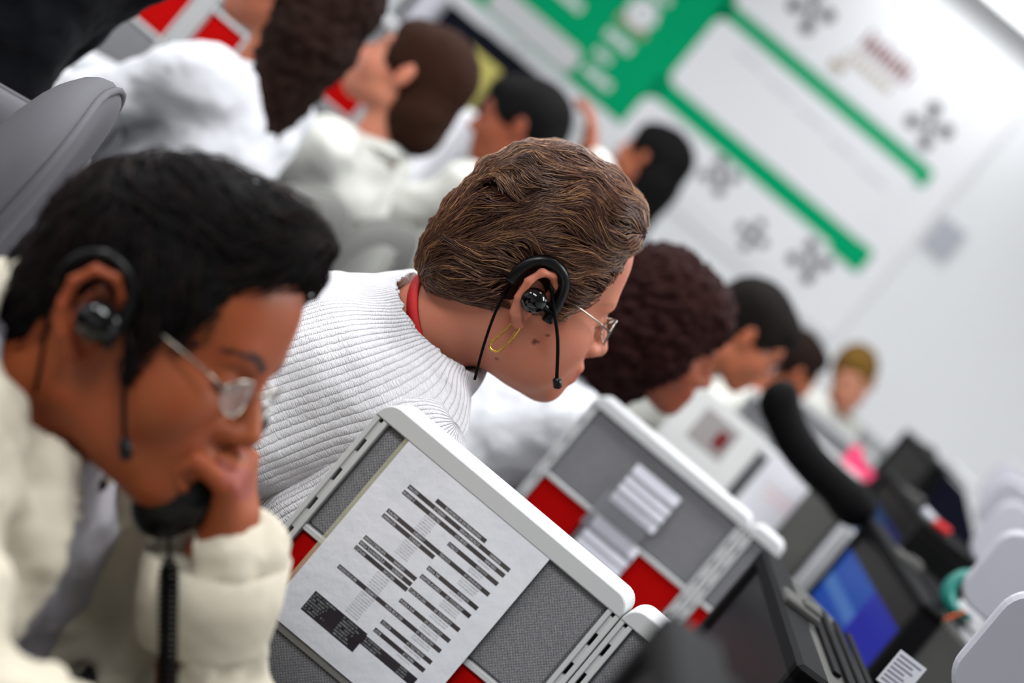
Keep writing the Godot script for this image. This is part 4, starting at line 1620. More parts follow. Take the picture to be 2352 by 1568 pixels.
func make_chair(label: String, base: Vector3, J: Dictionary, m: Material, group := "office chairs") -> Node3D:
	# J is in the sitter's space
	var yaw := atan2(-J.fw.z, J.fw.x)
	var seat_y: float = J.hip.y - J.get("seat", 0.132)
	var t := thing("office_chair", label, "chair", base, yaw, group)
	part("seat", extrude_y(round_rect(0.42, 0.42, [0.1, 0.1, 0.08, 0.08], 6), 0.07, 0.02), m, t, Vector3(0.02, seat_y - 0.05, 0))
	var br := part("backrest", chair_back(0.42, 0.46), m, t, Vector3(-J.get("back", 0.25), seat_y + 0.33 - J.get("back_low", 0.0), 0))
	br.rotation.z = deg_to_rad(J.get("recline", 0.0))
	part("back_bracket", box(Vector3(0.014, 0.34, 0.07), 0.004), M.black_soft, t, Vector3(-J.get("back", 0.25) - 0.03, seat_y + 0.06, 0))
	part("seat_bracket", box(Vector3(0.33, 0.02, 0.07), 0.004), M.black_soft, t, Vector3(-0.15, seat_y - 0.1, 0))
	part("post", tube([Vector3(0, 0.09, 0), Vector3(0, seat_y - 0.09, 0)], 0.025, 12), M.black_soft, t)
	for k in 5:
		var a := TAU * k / 5 + 0.3
		var d := Vector3(cos(a), 0, sin(a))
		var lg := part("leg", tube([Vector3(0, 0.10, 0), d * 0.20 + Vector3(0, 0.065, 0)], [0.026, 0.016], 8), M.black_soft, t)
		part("castor", lathe([Vector2(0.0, -0.012), Vector2(0.027, -0.012), Vector2(0.027, 0.012), Vector2(0.0, 0.012)], 14, Transform3D(Basis(d, PI / 2), d * 0.20 + Vector3(0, 0.028, 0))), M.black, lg)
	return t

func extrude_y(poly: PackedVector2Array, depth: float, b: float) -> ArrayMesh:
	var st := begin()
	add_extrude(st, poly, depth, b, Transform3D(Basis(Vector3.RIGHT, PI / 2), Vector3.ZERO))
	return finish(st)

# a padded backrest: width along z, height along y, curved forward at its sides, with a piped seam
func chair_back(w: float, h: float, thick := 0.075) -> ArrayMesh:
	var st := begin(true)
	var nr := 10
	var na := 48
	var pt := func(i: int, j: int, side: float) -> Vector3:
		var r := sin(PI / 2 * i / nr)
		var a := TAU * j / na
		var e := 0.62
		var x := r * signf(cos(a)) * pow(absf(cos(a)), e)
		var y := r * signf(sin(a)) * pow(absf(sin(a)), e)
		var th := thick / 2 * pow(maxf(0.0, 1.0 - pow(r, 6.0)), 0.5)
		return Vector3(0.025 * x * x + 0.015 * y * y + side * th, y * h / 2, x * w / 2)
	for side in [-1.0, 1.0]:
		for i in nr:
			for j in na:
				var p: Vector3 = pt.call(i, j, side)
				var q: Vector3 = pt.call(i + 1, j, side)
				var c: Vector3 = pt.call(i + 1, j + 1, side)
				var d: Vector3 = pt.call(i, j + 1, side)
				if side < 0:
					quad(st, p, d, c, q)
				else:
					quad(st, p, q, c, d)
	var rim := []
	for j in na + 1:
		rim.append(pt.call(nr, j, 1.0) * Vector3(1, 0.985, 0.985) + Vector3(0.012, 0, 0))
	add_tube(st, rim, 0.0045, 6, false)
	return finish(st)

func build_people() -> void:
	sweater_woman()
	beige_man()
	other_people()

# ---------------------------------------------------------------- the woman in the ribbed sweater
func sweater_woman() -> void:
	var size := 1.06
	var H := head_frame(32, 12, -2, Vector3(-0.4900, 1.124, -1.942), size)
	var J := pose(H, size, 25, 33, 0.50)
	J.neck = Vector3(-0.540, 1.004, -1.950)
	J.hip = J.neck - J.up * 0.5
	J.low = 0.012
	J.nape = 0.064
	J.sh_r = Vector3(-0.440, 0.905, -1.838)
	J.sh_l = J.neck - J.rt * 0.165 - J.up * 0.05 + J.fw * 0.03
	J.el_r = Vector3(-0.51, 0.68, -1.835)
	J.wr_r = Vector3(-0.30, 0.71, -1.90)
	J.el_l = J.sh_l + J.fw * 0.1 + Vector3.DOWN * 0.25
	J.wr_l = J.el_l + J.fw * 0.2 + Vector3(0, 0.0, 0)
	var base := Vector3(J.hip.x, 0, J.hip.z)
	var t := thing("person", "woman with short brown hair, headset and white ribbed sweater, in sharp focus", "person", base, 0, "operators of the near row")
	H.origin -= base
	shift_pose(J, -base)
	var f := Field.new()
	add_head(f, H, size, J.neck - J.up * 0.04, true, 0.95, 0.053)
	# soft flesh under the jaw
	f.xf = H
	f.sz = size
	f.ball(Vector3(0.025, -0.080, 0), Vector3(0.045, 0.026, 0.04), 0.03)
	f.ball(Vector3(0.053, 0.066, 0), Vector3(0.045, 0.054, 0.056), 0.03)
	f.ball(Vector3(0.03, -0.06, 0.042), Vector3(0.04, 0.035, 0.02), 0.025)
	f.ball(Vector3(0.03, -0.06, -0.042), Vector3(0.04, 0.035, 0.02), 0.025)
	f.xf = Transform3D.IDENTITY
	f.sz = 1.0
	var o := nets(f, 0.0034)
	var inv := H.affine_inverse()
	var dcheek := 1.872
	var moles := []
	for m in [[1257, 772, 0.0022], [1230, 784, 0.0032], [1141, 824, 0.0020]]:
		var w := spot(m[0], m[1], dcheek) - base
		# slide along the view ray onto the skin
		var eye := Vector3(0, EYE, 0) - base
		var dir := (w - eye).normalized()
		var q := eye + dir * ((w - eye).length() - 0.06)
		for k in 40:
			q += dir * f.eval(q, f.all()) * 0.8
		moles.append([inv * q, m[2] / size])
	part("body", to_mesh(o, face_paint(H, Color(0.47, 0.180, 0.108), Color(0.38, 0.10, 0.08), Color(0.28, 0.12, 0.07), 0.45, moles)), skin_mat(), t)
	# hair
	var bits := [
		["b", Vector3(-0.012, 0.060, 0), Vector3(0.098, 0.106, 0.088)],
		["b", Vector3(0.034, 0.108, 0), Vector3(0.062, 0.046, 0.072), 0.03],
		["b", Vector3(-0.066, 0.016, 0), Vector3(0.050, 0.058, 0.066), 0.03],
		["b", Vector3(-0.088, -0.010, 0), Vector3(0.026, 0.030, 0.048), 0.025],
		["b", Vector3(0.034, 0.050, 0.052), Vector3(0.044, 0.032, 0.028), 0.02],
		["b", Vector3(0.034, 0.050, -0.052), Vector3(0.044, 0.032, 0.028), 0.02],
		["c", Vector3(0.024, 0.026, 0.069), Vector3(0.026, -0.008, 0.069), 0.012, 0.004, 0.015],
		["c", Vector3(0.024, 0.026, -0.069), Vector3(0.026, -0.008, -0.069), 0.012, 0.004, 0.015],
		["b", Vector3(0.140, 0.026, 0), Vector3(0.090, 0.104, 0.13), 0.008, 1],
		["b", Vector3(-0.012, -0.010, 0.102), Vector3(0.027, 0.040, 0.034), 0.01, 1],
		["b", Vector3(-0.012, -0.010, -0.102), Vector3(0.027, 0.040, 0.034), 0.01, 1],
	]
	var hf := hair_field(H, size, bits)
	var ho := nets(hf, 0.0042)
	rumple(ho, 26.0, 0.003, 3, Vector3(0.7, 1.8, 1))
	var hair := part("hair", to_mesh(ho), hair_mat(Color(0.17, 0.085, 0.06)), t)
	var wave := FastNoiseLite.new()
	wave.seed = 12
	wave.frequency = 14.0
	var flow := func(q: Vector3) -> Vector3:
		var back := clampf((0.05 - q.x) / 0.14, 0, 1)
		var v := Vector3(-1.0, lerpf(0.28, -0.75, back), 0)
		if q.y > 0.09:
			v = Vector3(-1.0, 0.2, q.z * 4.0)
		v += Vector3(0, wave.get_noise_3dv(q) * 2.0, wave.get_noise_3dv(q + Vector3.ONE * 3.0) * 0.5)
		return v.normalized()
	var keep := func(q: Vector3) -> bool:
		return q.x < 0.086 and q.y > -0.085 and not (absf(q.z) > 0.06 and Vector2(q.x - 0.005, q.y - 0.005).length() < 0.046)
	var hs := mat(Color(1, 1, 1), 0.38)
	hs.vertex_color_use_as_albedo = true
	var tones := [Color(0.045, 0.017, 0.012), Color(0.135, 0.056, 0.031), Color(0.42, 0.21, 0.085)]
	part("locks", strands(hf, ho, H, 15000, 7, 0.0085, 0.00055, 0.0055, flow, tones, 4, keep), hs, hair)
	# ribbed sweater: body and near sleeve
	var cf := Field.new()
	add_torso(cf, J, 0.006, true, false)
	# a fold where the arm meets the side
	cf.cone(J.sh_r + Vector3(-0.175, -0.06, 0.035), J.sh_r + Vector3(-0.105, -0.20, 0.035), 0.030, 0.022, 0.03, 1)
	cf.cone(J.neck - J.up * 0.03, H * Vector3(-0.03, -0.03, 0), 0.065, 0.082, 0.006, 1)
	# close the knit against the neckband at the nape
	cf.ball(spot(926, 652, 1.95) - base, Vector3(0.020, 0.016, 0.034), 0.02)
	var co := nets(cf, 0.0065)
	rumple(co, 5.5, 0.012, 8, Vector3(1, 1.2, 1))
	var axis_o: Vector3 = J.hip
	var up: Vector3 = J.up
	var fwp: Vector3 = (J.fw - up * J.fw.dot(up)).normalized()
	var rtp := fwp.cross(up).normalized()
	var uv_t := func(p: Vector3) -> Vector2:
		var q := p - axis_o
		var a := atan2(q.dot(rtp), -q.dot(fwp) + 0.0)
		return Vector2(a / TAU * 14.0, q.dot(up) / 0.16)
	var knit := mat(Color(0.865, 0.86, 0.872), 0.9)
	knit.rim_enabled = true
	knit.rim = 0.2
	bump(knit, M.rib, 0.28)
	var sw := part("sweater", to_mesh(co, null, uv_t), knit, t)
	var sf := Field.new()
	add_arm(sf, J, 1, 0.004)
	sf.ball(J.sh_r, Vector3(0.058, 0.058, 0.058), 0.03)
	var so := nets(sf, 0.006)
	rumple(so, 9.0, 0.012, 5, Vector3(1, 0.6, 1))
	var el: Vector3 = J.el_r
	var shr: Vector3 = J.sh_r
	var au := (shr - el).normalized()
	var ax := au.cross(Vector3.BACK).normalized()
	var az := ax.cross(au).normalized()
	var uv_s := func(p: Vector3) -> Vector2:
		var q := p - el
		return Vector2(atan2(q.dot(ax), q.dot(az)) / TAU * 6.0, q.dot(au) / 0.16)
	part("sleeve", to_mesh(so, null, uv_s), knit, sw)
	# red neckband
	var nb := []
	var ax2: Vector3 = (H * Vector3(-0.03, -0.05, 0) - J.neck).normalized()
	var fx: Vector3 = (J.fw - ax2 * J.fw.dot(ax2)).normalized()
	var rx := fx.cross(ax2).normalized()
	var band := begin(true)
	var prev := []
	for k in 41:
		var a := TAU * k / 40.0
		var c: Vector3 = J.neck + ax2 * (0.020 - cos(a) * 0.012) + (fx * cos(a) + rx * sin(a)) * 0.0722
		var outw := (fx * cos(a) + rx * sin(a)) * 0.0015
		var row := [c - ax2 * 0.010 + outw * 2, c + ax2 * 0.004 + outw, c + ax2 * 0.004 - outw, c - ax2 * 0.010]
		if k > 0:
			for j in 4:
				quad(band, prev[j], prev[(j + 1) % 4], row[(j + 1) % 4], row[j])
		prev = row
	part("red_neckband", finish(band), M.red, t)
	part("trousers", legs_mesh(J, base), M.trousers, t)
	part("shoes", shoe_mesh(J), M.shoe, t)
	J.back = 0.20
	make_chair("grey office chair under the woman in the ribbed sweater", base, J, M.chair)
	# what she wears on her head
	H.origin += base
	head_gear(H, size, {"who": "the woman in the ribbed sweater", "ear": [1226, 690, 1.845], "boom": [[1262, 622, 1.862], [1271, 700, 1.860], [1281, 780, 1.862], [1279, 868, 1.868]], "tip": [[1279, 866, 1.868], [1281, 893, 1.869]], "cord": [[1172, 655, 1.855], [1140, 712, 1.85], [1112, 790, 1.85], [1090, 872, 1.853]], "r": 0.0155, "hook_r": 0.0065})
	glasses(H, size, "thin gold-rimmed glasses on the woman in the ribbed sweater", M.steel)
	# long paper-clip shaped earring
	var e := thing("earring", "long gold paper-clip earring hanging from the woman's ear", "earring", spot(1195, 738, 1.866))
	var pts := []
	for p in [[1181, 737], [1153, 764], [1127, 789], [1128, 801], [1144, 806], [1168, 786], [1188, 761], [1199, 740]]:
		pts.append(spot(p[0], p[1], 1.866) - e.position)
	part("wire_loop", tube(smooth_path(pts, 5), 0.0016, 8), M.gold, e)
	var bd := begin(true)
	for k in 9:
		var q: Vector3 = pts[5].lerp(pts[7], k / 8.0) if k < 5 else pts[0].lerp(pts[2], (k - 5) / 3.0)
		add_tube(bd, [q + Vector3(0, 0, 0.0008), q + Vector3(0, 0, 0.002)], [0.0011, 0.0005], 6)
	part("bead", finish(bd), M.gold, e)

func head_gear(H: Transform3D, size: float, o: Dictionary) -> void:
	var c := spot(o.ear[0], o.ear[1], o.ear[2])
	var t := thing("headset", "black ear-hook headset with boom microphone on " + o.who, "headset", c)
	var r: float = o.r
	var out := (H.basis.z).normalized()
	var bud := part("ear_bud", ball_mesh(r, 40), M.gloss_black, t)
	bud.basis = Basis(Quaternion(Vector3.UP, (out + Vector3(0, 0, 0.8)).normalized())).scaled_local(Vector3(1, 0.86, 1))
	var hk := []
	for p in [Vector3(0.014, -0.014, 0.089), Vector3(0.015, 0.016, 0.091), Vector3(0.009, 0.038, 0.093), Vector3(-0.008, 0.049, 0.095), Vector3(-0.026, 0.047, 0.095), Vector3(-0.039, 0.033, 0.094), Vector3(-0.043, 0.012, 0.090)]:
		hk.append(H * p - c)
	part("ear_hook", tube(smooth_path(hk, 5), o.hook_r * size, 10), M.black, t)
	part("bud_bracket", tube([Vector3(0, 0, 0), hk[0].lerp(hk[1], 0.4)], 0.006, 8), M.black, t)
	var bp := []
	for p in o.boom:
		bp.append(spot(p[0], p[1], p[2]) - c)
	part("boom", tube(smooth_path(bp, 6), 0.0022, 8), M.black_soft, t)
	part("boom_joint", tube([bp[0], bp[0].lerp(bp[1], 0.6)], 0.0036, 8), M.black, t)
	var a := spot(o.tip[0][0], o.tip[0][1], o.tip[0][2]) - c
	var b := spot(o.tip[1][0], o.tip[1][1], o.tip[1][2]) - c
	part("microphone", tube([a, a.lerp(b, 0.15), a.lerp(b, 0.85), b], [0.0026, 0.0052, 0.0052, 0.0028], 10), M.black, t)
	var cp := []
	for p in o.cord:
		cp.append(spot(p[0], p[1], p[2]) - c)
	part("cord", tube(smooth_path(cp, 6), 0.0017, 8), M.black_soft, t)

func glasses(H: Transform3D, size: float, label: String, m: Material) -> void:
	var t := thing("eyeglasses", label, "glasses", H * Vector3(0.10, 0.0, 0))
	var c := t.position
	for s in [-1.0, 1.0]:
		var st := begin(true)
		var ring := []
		var cen := Vector3(0.106, -0.006, 0.034 * s)
		for k in 25:
			var a := TAU * k / 24.0
			ring.append(H * (cen + Vector3(-0.004 * absf(cos(a)) - 0.006 * maxf(0, cos(a) * 1.0), sin(a) * 0.016, cos(a) * 0.0225 * s)) - c)
		add_tube(st, ring, 0.0009 * size, 6, false)
		var fr := part("rim", finish(st), m, t)
		var ls := begin(true)
		for k in 24:
			for p in [H * (cen + Vector3(0.0006, 0, 0)) - c, ring[k], ring[k + 1]]:
				ls.add_vertex(p)
		part("lens", finish(ls), M.lens_glass, fr)
		var tp := [H * (cen + Vector3(-0.010, 0.004, 0.0225 * s)) - c, H * Vector3(0.075, 0.006, 0.069 * s) - c, H * Vector3(0.03, 0.016, 0.0775 * s) - c, H * Vector3(0.006, 0.024, 0.080 * s) - c]
		part("temple_arm", tube(tp, 0.0011 * size, 6), m, t)
	var br := [H * Vector3(0.106, 0.0, -0.0115) - c, H * Vector3(0.113, 0.004, 0) - c, H * Vector3(0.106, 0.0, 0.0115) - c]
	part("bridge", tube(smooth_path(br, 4), 0.0010 * size, 6), m, t)

# ---------------------------------------------------------------- the man in the beige jacket
func beige_man() -> void:
	var size := 1.03
	var H := head_frame(2, 11, -6, Vector3(-0.560, 0.962, -1.345), size)
	var J := pose(H, size, 4, -4, 0.50)
	J.neck = Vector3(-0.606, 0.862, -1.345)
	J.hip = J.neck - J.up * 0.46
	J.sh_r = Vector3(-0.575, 0.808, -1.175)
	J.sh_l = Vector3(-0.575, 0.800, -1.515)
	J.el_r = Vector3(-0.42, 0.735, -1.10)
	J.wr_r = Vector3(-0.22, 0.725, -1.20)
	J.el_l = Vector3(-0.345, 0.705, -1.41)
	J.wr_l = Vector3(-0.400, 0.842, -1.375)
	J.width = 1.12
	J.thigh = 0.30
	J.seat = 0.15
	J.back = 0.25
	J.back_low = 0.1
	var base := Vector3(J.hip.x, 0, J.hip.z)
	var t := thing("person", "man with black hair and glasses in a beige jacket holding a black handset", "person", base, 0, "operators of the near row")
	H.origin -= base
	shift_pose(J, -base)
	var f := Field.new()
	add_head(f, H, size, J.neck - J.up * 0.03, true, 1.05, 0.058)
	f.xf = H
	f.sz = size
	f.ball(Vector3(0.050, 0.058, 0), Vector3(0.046, 0.052, 0.058), 0.03)
	f.xf = Transform3D.IDENTITY
	f.sz = 1.0
	var o := nets(f, 0.0042)
	# left hand closed round the handset
	var fh := Field.new()
	var wr: Vector3 = J.wr_l
	var hx := Vector3(-0.42, 0.86, 0.30).normalized()
	var hy := Vector3(0.80, 0.45, -0.2)
	hy = (hy - hx * hy.dot(hx)).normalized()
	var hand := Transform3D(Basis(hx, hy, hx.cross(hy)), wr + Vector3(0.0, 0.012, 0))
	add_hand(fh, hand, 3.4, 0.8)
	fh.cone(wr, J.el_l, 0.027, 0.034, 0.02)
	nets(fh, 0.005, o)
	part("body", to_mesh(o, face_paint(H, Color(0.28, 0.072, 0.024), Color(0.22, 0.042, 0.03), Color(0.01, 0.008, 0.008), 0.9)), skin_mat(), t)
	# hair: short black, brushed up in front
	var bits := [
		["b", Vector3(-0.012, 0.054, 0), Vector3(0.100, 0.100, 0.084)],
		["b", Vector3(0.035, 0.090, 0), Vector3(0.058, 0.054, 0.068), 0.02],
		["b", Vector3(0.050, 0.118, 0), Vector3(0.034, 0.036, 0.05), 0.03],
		["c", Vector3(0.060, 0.122, 0.01), Vector3(0.082, 0.132, 0.0), 0.020, 0.009, 0.02],
		["b", Vector3(-0.070, -0.018, 0), Vector3(0.044, 0.056, 0.06), 0.03],
		["b", Vector3(0.026, 0.042, 0.057), Vector3(0.036, 0.036, 0.024), 0.02],
		["b", Vector3(0.026, 0.042, -0.057), Vector3(0.036, 0.036, 0.024), 0.02],
		["c", Vector3(0.026, 0.02, 0.07), Vector3(0.030, -0.026, 0.068), 0.012, 0.005, 0.012],
		["c", Vector3(0.026, 0.02, -0.07), Vector3(0.030, -0.026, -0.068), 0.012, 0.005, 0.012],
		["b", Vector3(0.142, 0.018, 0), Vector3(0.096, 0.094, 0.12), 0.010, 1],
		["b", Vector3(-0.012, -0.010, 0.098), Vector3(0.026, 0.040, 0.034), 0.01, 1],
		["b", Vector3(-0.012, -0.010, -0.098), Vector3(0.026, 0.040, 0.034), 0.01, 1],
	]
	var hf := hair_field(H, size, bits)
	var ho := nets(hf, 0.0055)
	rumple(ho, 60.0, 0.005, 3)
	var hair := part("hair", to_mesh(ho), hair_mat(Color(0.035, 0.028, 0.028)), t)
	var flow := func(q: Vector3) -> Vector3:
		if q.x > 0.05 and q.y > 0.06:
			return Vector3(1.0, 0.7, q.z * 3.0)
		return Vector3(lerpf(0.5, -0.3, clampf(-q.x / 0.08, 0, 1)), -0.8 if q.y < 0.09 else 0.1, q.z * 6.0)
	var keep := func(q: Vector3) -> bool:
		return q.y > -0.07
	var hs := mat(Color(1, 1, 1), 0.5)
	hs.metallic_specular = 0.25
	hs.vertex_color_use_as_albedo = true
	part("locks", strands(hf, ho, H, 2600, 5, 0.006, 0.0007, 0.005, flow, [Color(0.006, 0.005, 0.005), Color(0.014, 0.010, 0.009), Color(0.03, 0.018, 0.015)], 6, keep), hs, hair)
	# shirt under an open jacket
	var shirt := cloth_mat(Color(0.66, 0.65, 0.68))
	var jacket := cloth_mat(Color(0.74, 0.71, 0.64))
	var cf := Field.new()
	add_torso(cf, J, 0.0, false)
	cf.cone(J.neck - J.up * 0.02, H * Vector3(-0.03, -0.03, 0), 0.058, 0.08, 0.01, 1)
	var co := nets(cf, 0.011)
	rumple(co, 9.0, 0.012, 2)
	part("shirt", to_mesh(co), shirt, t)
	part("shirt_collar", collar(J, H, size, 0.068, 0.038), shirt, t)
	var jf := Field.new()
	add_torso(jf, J, 0.018)
	jf.cone(J.neck - J.up * 0.02, H * Vector3(-0.03, -0.03, 0), 0.075, 0.10, 0.012, 1)
	# open front
	var ch: Vector3 = J.hip.lerp(J.neck, 0.75)
	jf.cone(ch + J.fw * 0.16 + J.rt * 0.02, J.hip + J.fw * 0.2 + J.rt * 0.03, 0.075, 0.10, 0.01, 1)
	jf.cone(ch + J.fw * 0.16 + J.rt * 0.02, J.neck + J.fw * 0.09, 0.075, 0.05, 0.01, 1)
	var jo := nets(jf, 0.0095)
	rumple(jo, 7.0, 0.020, 4, Vector3(1.5, 0.55, 1.5))
	rumple(jo, 19.0, 0.009, 14, Vector3(1.0, 0.8, 1.4))
	var jk := part("jacket", to_mesh(jo), jacket, t)
	part("jacket_collar", collar(J, H, size, 0.088, 0.055), jacket, jk)
	# cuff
	var cw := begin(true)
	var wa: Vector3 = J.wr_l
	var ea: Vector3 = J.el_l
	var wd := (ea - wa).normalized()
	add_tube(cw, [wa + wd * 0.075, wa + wd * 0.04, wa - wd * 0.004, wa - wd * 0.004, wa + wd * 0.03], [0.056, 0.060, 0.060, 0.053, 0.05], 20, false)
	part("cuff", finish(cw), jacket, jk)
	part("trousers", legs_mesh(J, base), M.trousers, t)
	part("shoes", shoe_mesh(J), M.shoe, t)
	make_chair("black office chair under the man in the beige jacket", base, J, M.black_soft)
	H.origin += base
	head_gear(H, size, {"who": "the man in the beige jacket", "ear": [226, 738, 1.250], "boom": [[280, 640, 1.262], [290, 780, 1.262], [285, 920, 1.266], [286, 1010, 1.27]], "tip": [[286, 1005, 1.27], [290, 1058, 1.272]], "cord": [[120, 680, 1.262], [105, 760, 1.262], [92, 840, 1.266], [80, 900, 1.27]], "r": 0.018, "hook_r": 0.0042})
	glasses(H, size, "thin metal glasses on the man in the beige jacket", M.steel)
	# handset and its coiled cord
	var hp := thing("telephone_handset", "black telephone handset held to the man's mouth", "telephone", spot(400, 1148, 1.345))
	var c := hp.position
	var axis := Vector3(-0.66, 0.62, -0.42).normalized()
	var hfld := Field.new()
	hfld.cone(Vector3(-0.004, -0.010, 0), Vector3(0.008, 0.018, 0), 0.022, 0.023, 0.01)
	hfld.ball(Vector3(0.0, -0.004, 0.0), Vector3(0.027, 0.033, 0.026), 0.01)
	hfld.cone(Vector3(0.018, 0.012, 0), axis * 0.09 + Vector3(0.045, 0.02, -0.02), 0.016, 0.014, 0.012)
	hfld.cone(axis * 0.09 + Vector3(0.045, 0.02, -0.02), axis * 0.19 + Vector3(0.0, 0.0, -0.02), 0.014, 0.02, 0.012)
	part("grip", to_mesh(nets(hfld, 0.004)), M.black, hp)
	var coil := []
	var c0 := spot(388, 1232, 1.325) - c
	var c1 := spot(384, 1610, 1.27) - c
	var n := 420
	var dirc := (c1 - c0).normalized()
	var sx := dirc.cross(Vector3.BACK).normalized()
	var sy := sx.cross(dirc).normalized()
	coil.append(c0)
	for k in n + 1:
		var u := float(k) / n
		var a := u * TAU * 30
		var rr := 0.0065 * smoothstep(0.1, 0.22, u)
		coil.append(c0.lerp(c1, u) + (sx * cos(a) + sy * sin(a)) * rr)
	part("coiled_cord", tube(coil, 0.0017, 5), M.black_soft, hp)

# ---------------------------------------------------------------- everybody else
func hair_long(len_ := 0.2, vol := 1.0) -> Array:
	var b := [
		["b", Vector3(-0.020, 0.046, 0), Vector3(0.110 * vol, 0.100, 0.090 * vol)],
		["b", Vector3(0.035, 0.070, 0), Vector3(0.060, 0.05, 0.076), 0.02],
		["b", Vector3(-0.07, -0.04, 0), Vector3(0.062 * vol, 0.09, 0.085 * vol), 0.03],
		["c", Vector3(-0.075, -0.05, 0.02), Vector3(-0.095, -len_, 0.02), 0.062 * vol, 0.045, 0.03],
		["c", Vector3(-0.075, -0.05, -0.02), Vector3(-0.095, -len_, -0.02), 0.062 * vol, 0.045, 0.03],
		["b", Vector3(0.030, 0.03, 0.058), Vector3(0.036, 0.045, 0.026), 0.02],
		["b", Vector3(0.030, 0.03, -0.058), Vector3(0.036, 0.045, 0.026), 0.02],
		["b", Vector3(0.150, -0.01, 0), Vector3(0.085, 0.085, 0.12), 0.015, 1],
		["b", Vector3(-0.002, -0.010, 0.1), Vector3(0.024, 0.034, 0.03), 0.01, 1],
		["b", Vector3(-0.002, -0.010, -0.1), Vector3(0.024, 0.034, 0.03), 0.01, 1],
	]
	return b

func hair_short() -> Array:
	return [
		["b", Vector3(-0.020, 0.046, 0), Vector3(0.106, 0.095, 0.086)],
		["b", Vector3(0.035, 0.075, 0), Vector3(0.062, 0.048, 0.07), 0.02],
		["b", Vector3(-0.078, -0.02, 0), Vector3(0.046, 0.062, 0.062), 0.03],
		["b", Vector3(0.026, 0.034, 0.058), Vector3(0.036, 0.036, 0.024), 0.02],
		["b", Vector3(0.026, 0.034, -0.058), Vector3(0.036, 0.036, 0.024), 0.02],
		["b", Vector3(0.148, 0.0, 0), Vector3(0.080, 0.075, 0.12), 0.012, 1],
		["b", Vector3(-0.002, -0.010, 0.1), Vector3(0.024, 0.036, 0.03), 0.01, 1],
		["b", Vector3(-0.002, -0.010, -0.1), Vector3(0.024, 0.036, 0.03), 0.01, 1],
	]

func hair_bob() -> Array:
	var b := hair_short()
	b[7] = ["b", Vector3(-0.002, -0.010, -0.1), Vector3(0.02, 0.03, 0.012), 0.01, 1]
	b[6] = ["b", Vector3(-0.02, -0.02, 0.05), Vector3(0.06, 0.08, 0.04), 0.03]
	b.append(["b", Vector3(-0.02, -0.02, -0.05), Vector3(0.06, 0.08, 0.04), 0.03])
	b.append(["b", Vector3(-0.07, -0.05, 0), Vector3(0.06, 0.07, 0.085), 0.03])
	return b

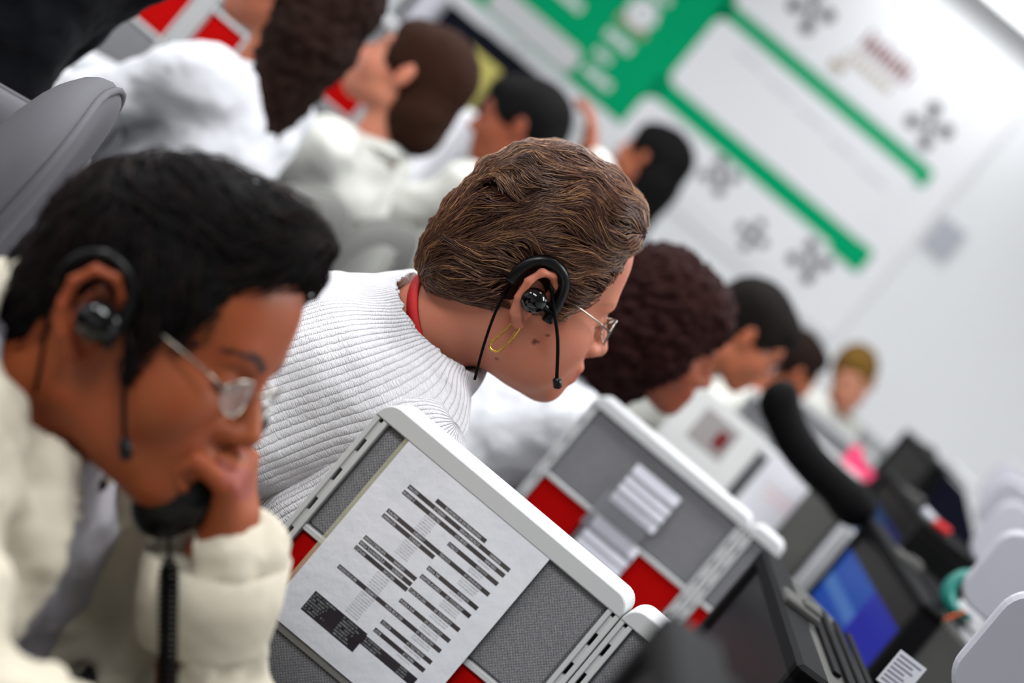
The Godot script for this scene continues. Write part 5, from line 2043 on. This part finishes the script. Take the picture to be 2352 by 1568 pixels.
func other_people() -> void:
	var near_g := "operators of the near row"
	var left_g := "operators of the left row"
	var tan_ := Color(0.36, 0.12, 0.058)
	var pale := Color(0.47, 0.19, 0.115)
	var brown := Color(0.25, 0.072, 0.033)
	var white := cloth_mat(Color(0.80, 0.805, 0.82))
	var white2 := cloth_mat(Color(0.79, 0.79, 0.76))
	# near row
	var curly := [
		["b", Vector3(-0.030, 0.045, 0), Vector3(0.125, 0.112, 0.112)],
		["b", Vector3(-0.06, -0.03, 0), Vector3(0.095, 0.10, 0.115), 0.04],
		["b", Vector3(-0.045, -0.085, 0), Vector3(0.075, 0.075, 0.10), 0.04],
		["b", Vector3(0.03, 0.07, 0), Vector3(0.07, 0.06, 0.09), 0.03],
		["b", Vector3(0.015, -0.005, 0.078), Vector3(0.05, 0.075, 0.034), 0.03],
		["b", Vector3(0.015, -0.005, -0.078), Vector3(0.05, 0.075, 0.034), 0.03],
		["b", Vector3(0.150, -0.02, 0), Vector3(0.075, 0.085, 0.12), 0.015, 1],
	]
	seated("woman with a big dark red-brown curly bob in a white shirt", near_g, level(258, 232, 2.95), 12, 8, 0, 1.03, 18, 28, brown, curly, Color(0.13, 0.045, 0.035), white, {"narrow": 0.035, "curl": 0.016, "curl_freq": 45.0, "chair_label": "grey office chair under the curly-haired woman"})
	seated("person with smooth black hair and glasses behind the curly-haired woman", near_g, spot(1715, 770, 3.93), 14, -10, 0, 1.02, 15, 25, tan_, hair_short(), Color(0.07, 0.05, 0.045), white2, {"narrow": 0.055, "glasses": "thin glasses on the person with smooth black hair", "chair_label": "grey office chair under the person with smooth black hair"})
	seated("person with dark brown hair behind the black telephone handset", near_g, spot(1815, 845, 4.98), 35, 0, 0, 0.95, 20, 25, tan_, hair_short(), Color(0.10, 0.06, 0.045), white2, {"narrow": 0.03, "cell": 0.009, "chair_label": "grey office chair under the dark brown-haired person"})
	seated("blond person facing the camera at the far end of the near row", near_g, level(655, 436, 5.95), -92, -16, 26, 0.98, -20, 38, Color(0.45, 0.20, 0.12), hair_short(), Color(0.42, 0.31, 0.13), white2, {"cell": 0.009, "eyes": true, "chair_label": "grey office chair under the blond person"})
	# dark-suited person at the left edge, only the back in view
	seated("person in dark clothes sitting in the grey chair at the left edge", left_g, Vector3(-1.468, 1.295, -2.205), 140, 0, 0, 1.05, 142, 3, tan_, hair_short(), Color(0.04, 0.035, 0.035), cloth_mat(Color(0.028, 0.03, 0.045)), {"chair_label": "big grey upholstered chair at the left edge under the person in dark clothes", "chair_m": M.chair, "torso": 0.54, "back_low": 0.125, "back": 0.265, "recline": 14.0, "thigh": 0.30, "cloth": "suit_jacket"})
	# left row, facing away to the left
	var la := spot(695, -12, 3.03)
	seated("woman with long dark brown hair in a white shirt, left row", left_g, la, 176, 2, 0, 1.05, 180, 5, tan_, hair_long(0.22, 1.05), Color(0.13, 0.07, 0.05), white, {"back": 0.21, "chair_label": "grey office chair behind the long-haired woman", "curl": 0.01, "curl_freq": 30.0, "torso": 0.52})
	seated("woman with brown hair and a red scarf in a white sweater, left row", left_g, spot(945, 180, 3.60), 186, 6, 0, 1.05, 180, -3, pale, hair_long(0.075, 0.93), Color(0.17, 0.088, 0.05), white2, {"back": 0.21, "chair_label": "grey office chair behind the woman with the red scarf", "torso": 0.52})
	seated("person with black hair leaning on a hand, left row", left_g, spot(1192, 292, 4.24), 195, -22, 0, 1.05, 180, -5, brown, hair_short(), Color(0.05, 0.045, 0.045), white2, {"el_r": spot(1405, 470, 4.39), "wr_r": spot(1368, 372, 4.37), "hands": [[Transform3D(Basis(Vector3(-0.55, 0.83, 0).normalized(), Vector3(0.83, 0.55, 0).normalized(), Vector3(0, 0, -1)), spot(1352, 352, 4.37)), 1.2, spot(1405, 470, 4.39)]], "back": 0.21, "chair_label": "grey office chair behind the black-haired person", "torso": 0.52})
	seated("woman with long black hair in a black jacket before the display wall", left_g, spot(1492, 372, 5.51), 170, 0, 0, 1.05, 175, 0, tan_, hair_long(0.34, 1.05), Color(0.04, 0.035, 0.035), cloth_mat(Color(0.03, 0.034, 0.036)), {"cloth": "jacket", "thigh": 0.30, "collar_m": white, "torso": 0.55, "back": 0.21, "chair_label": "grey office chair behind the woman in the black jacket"})
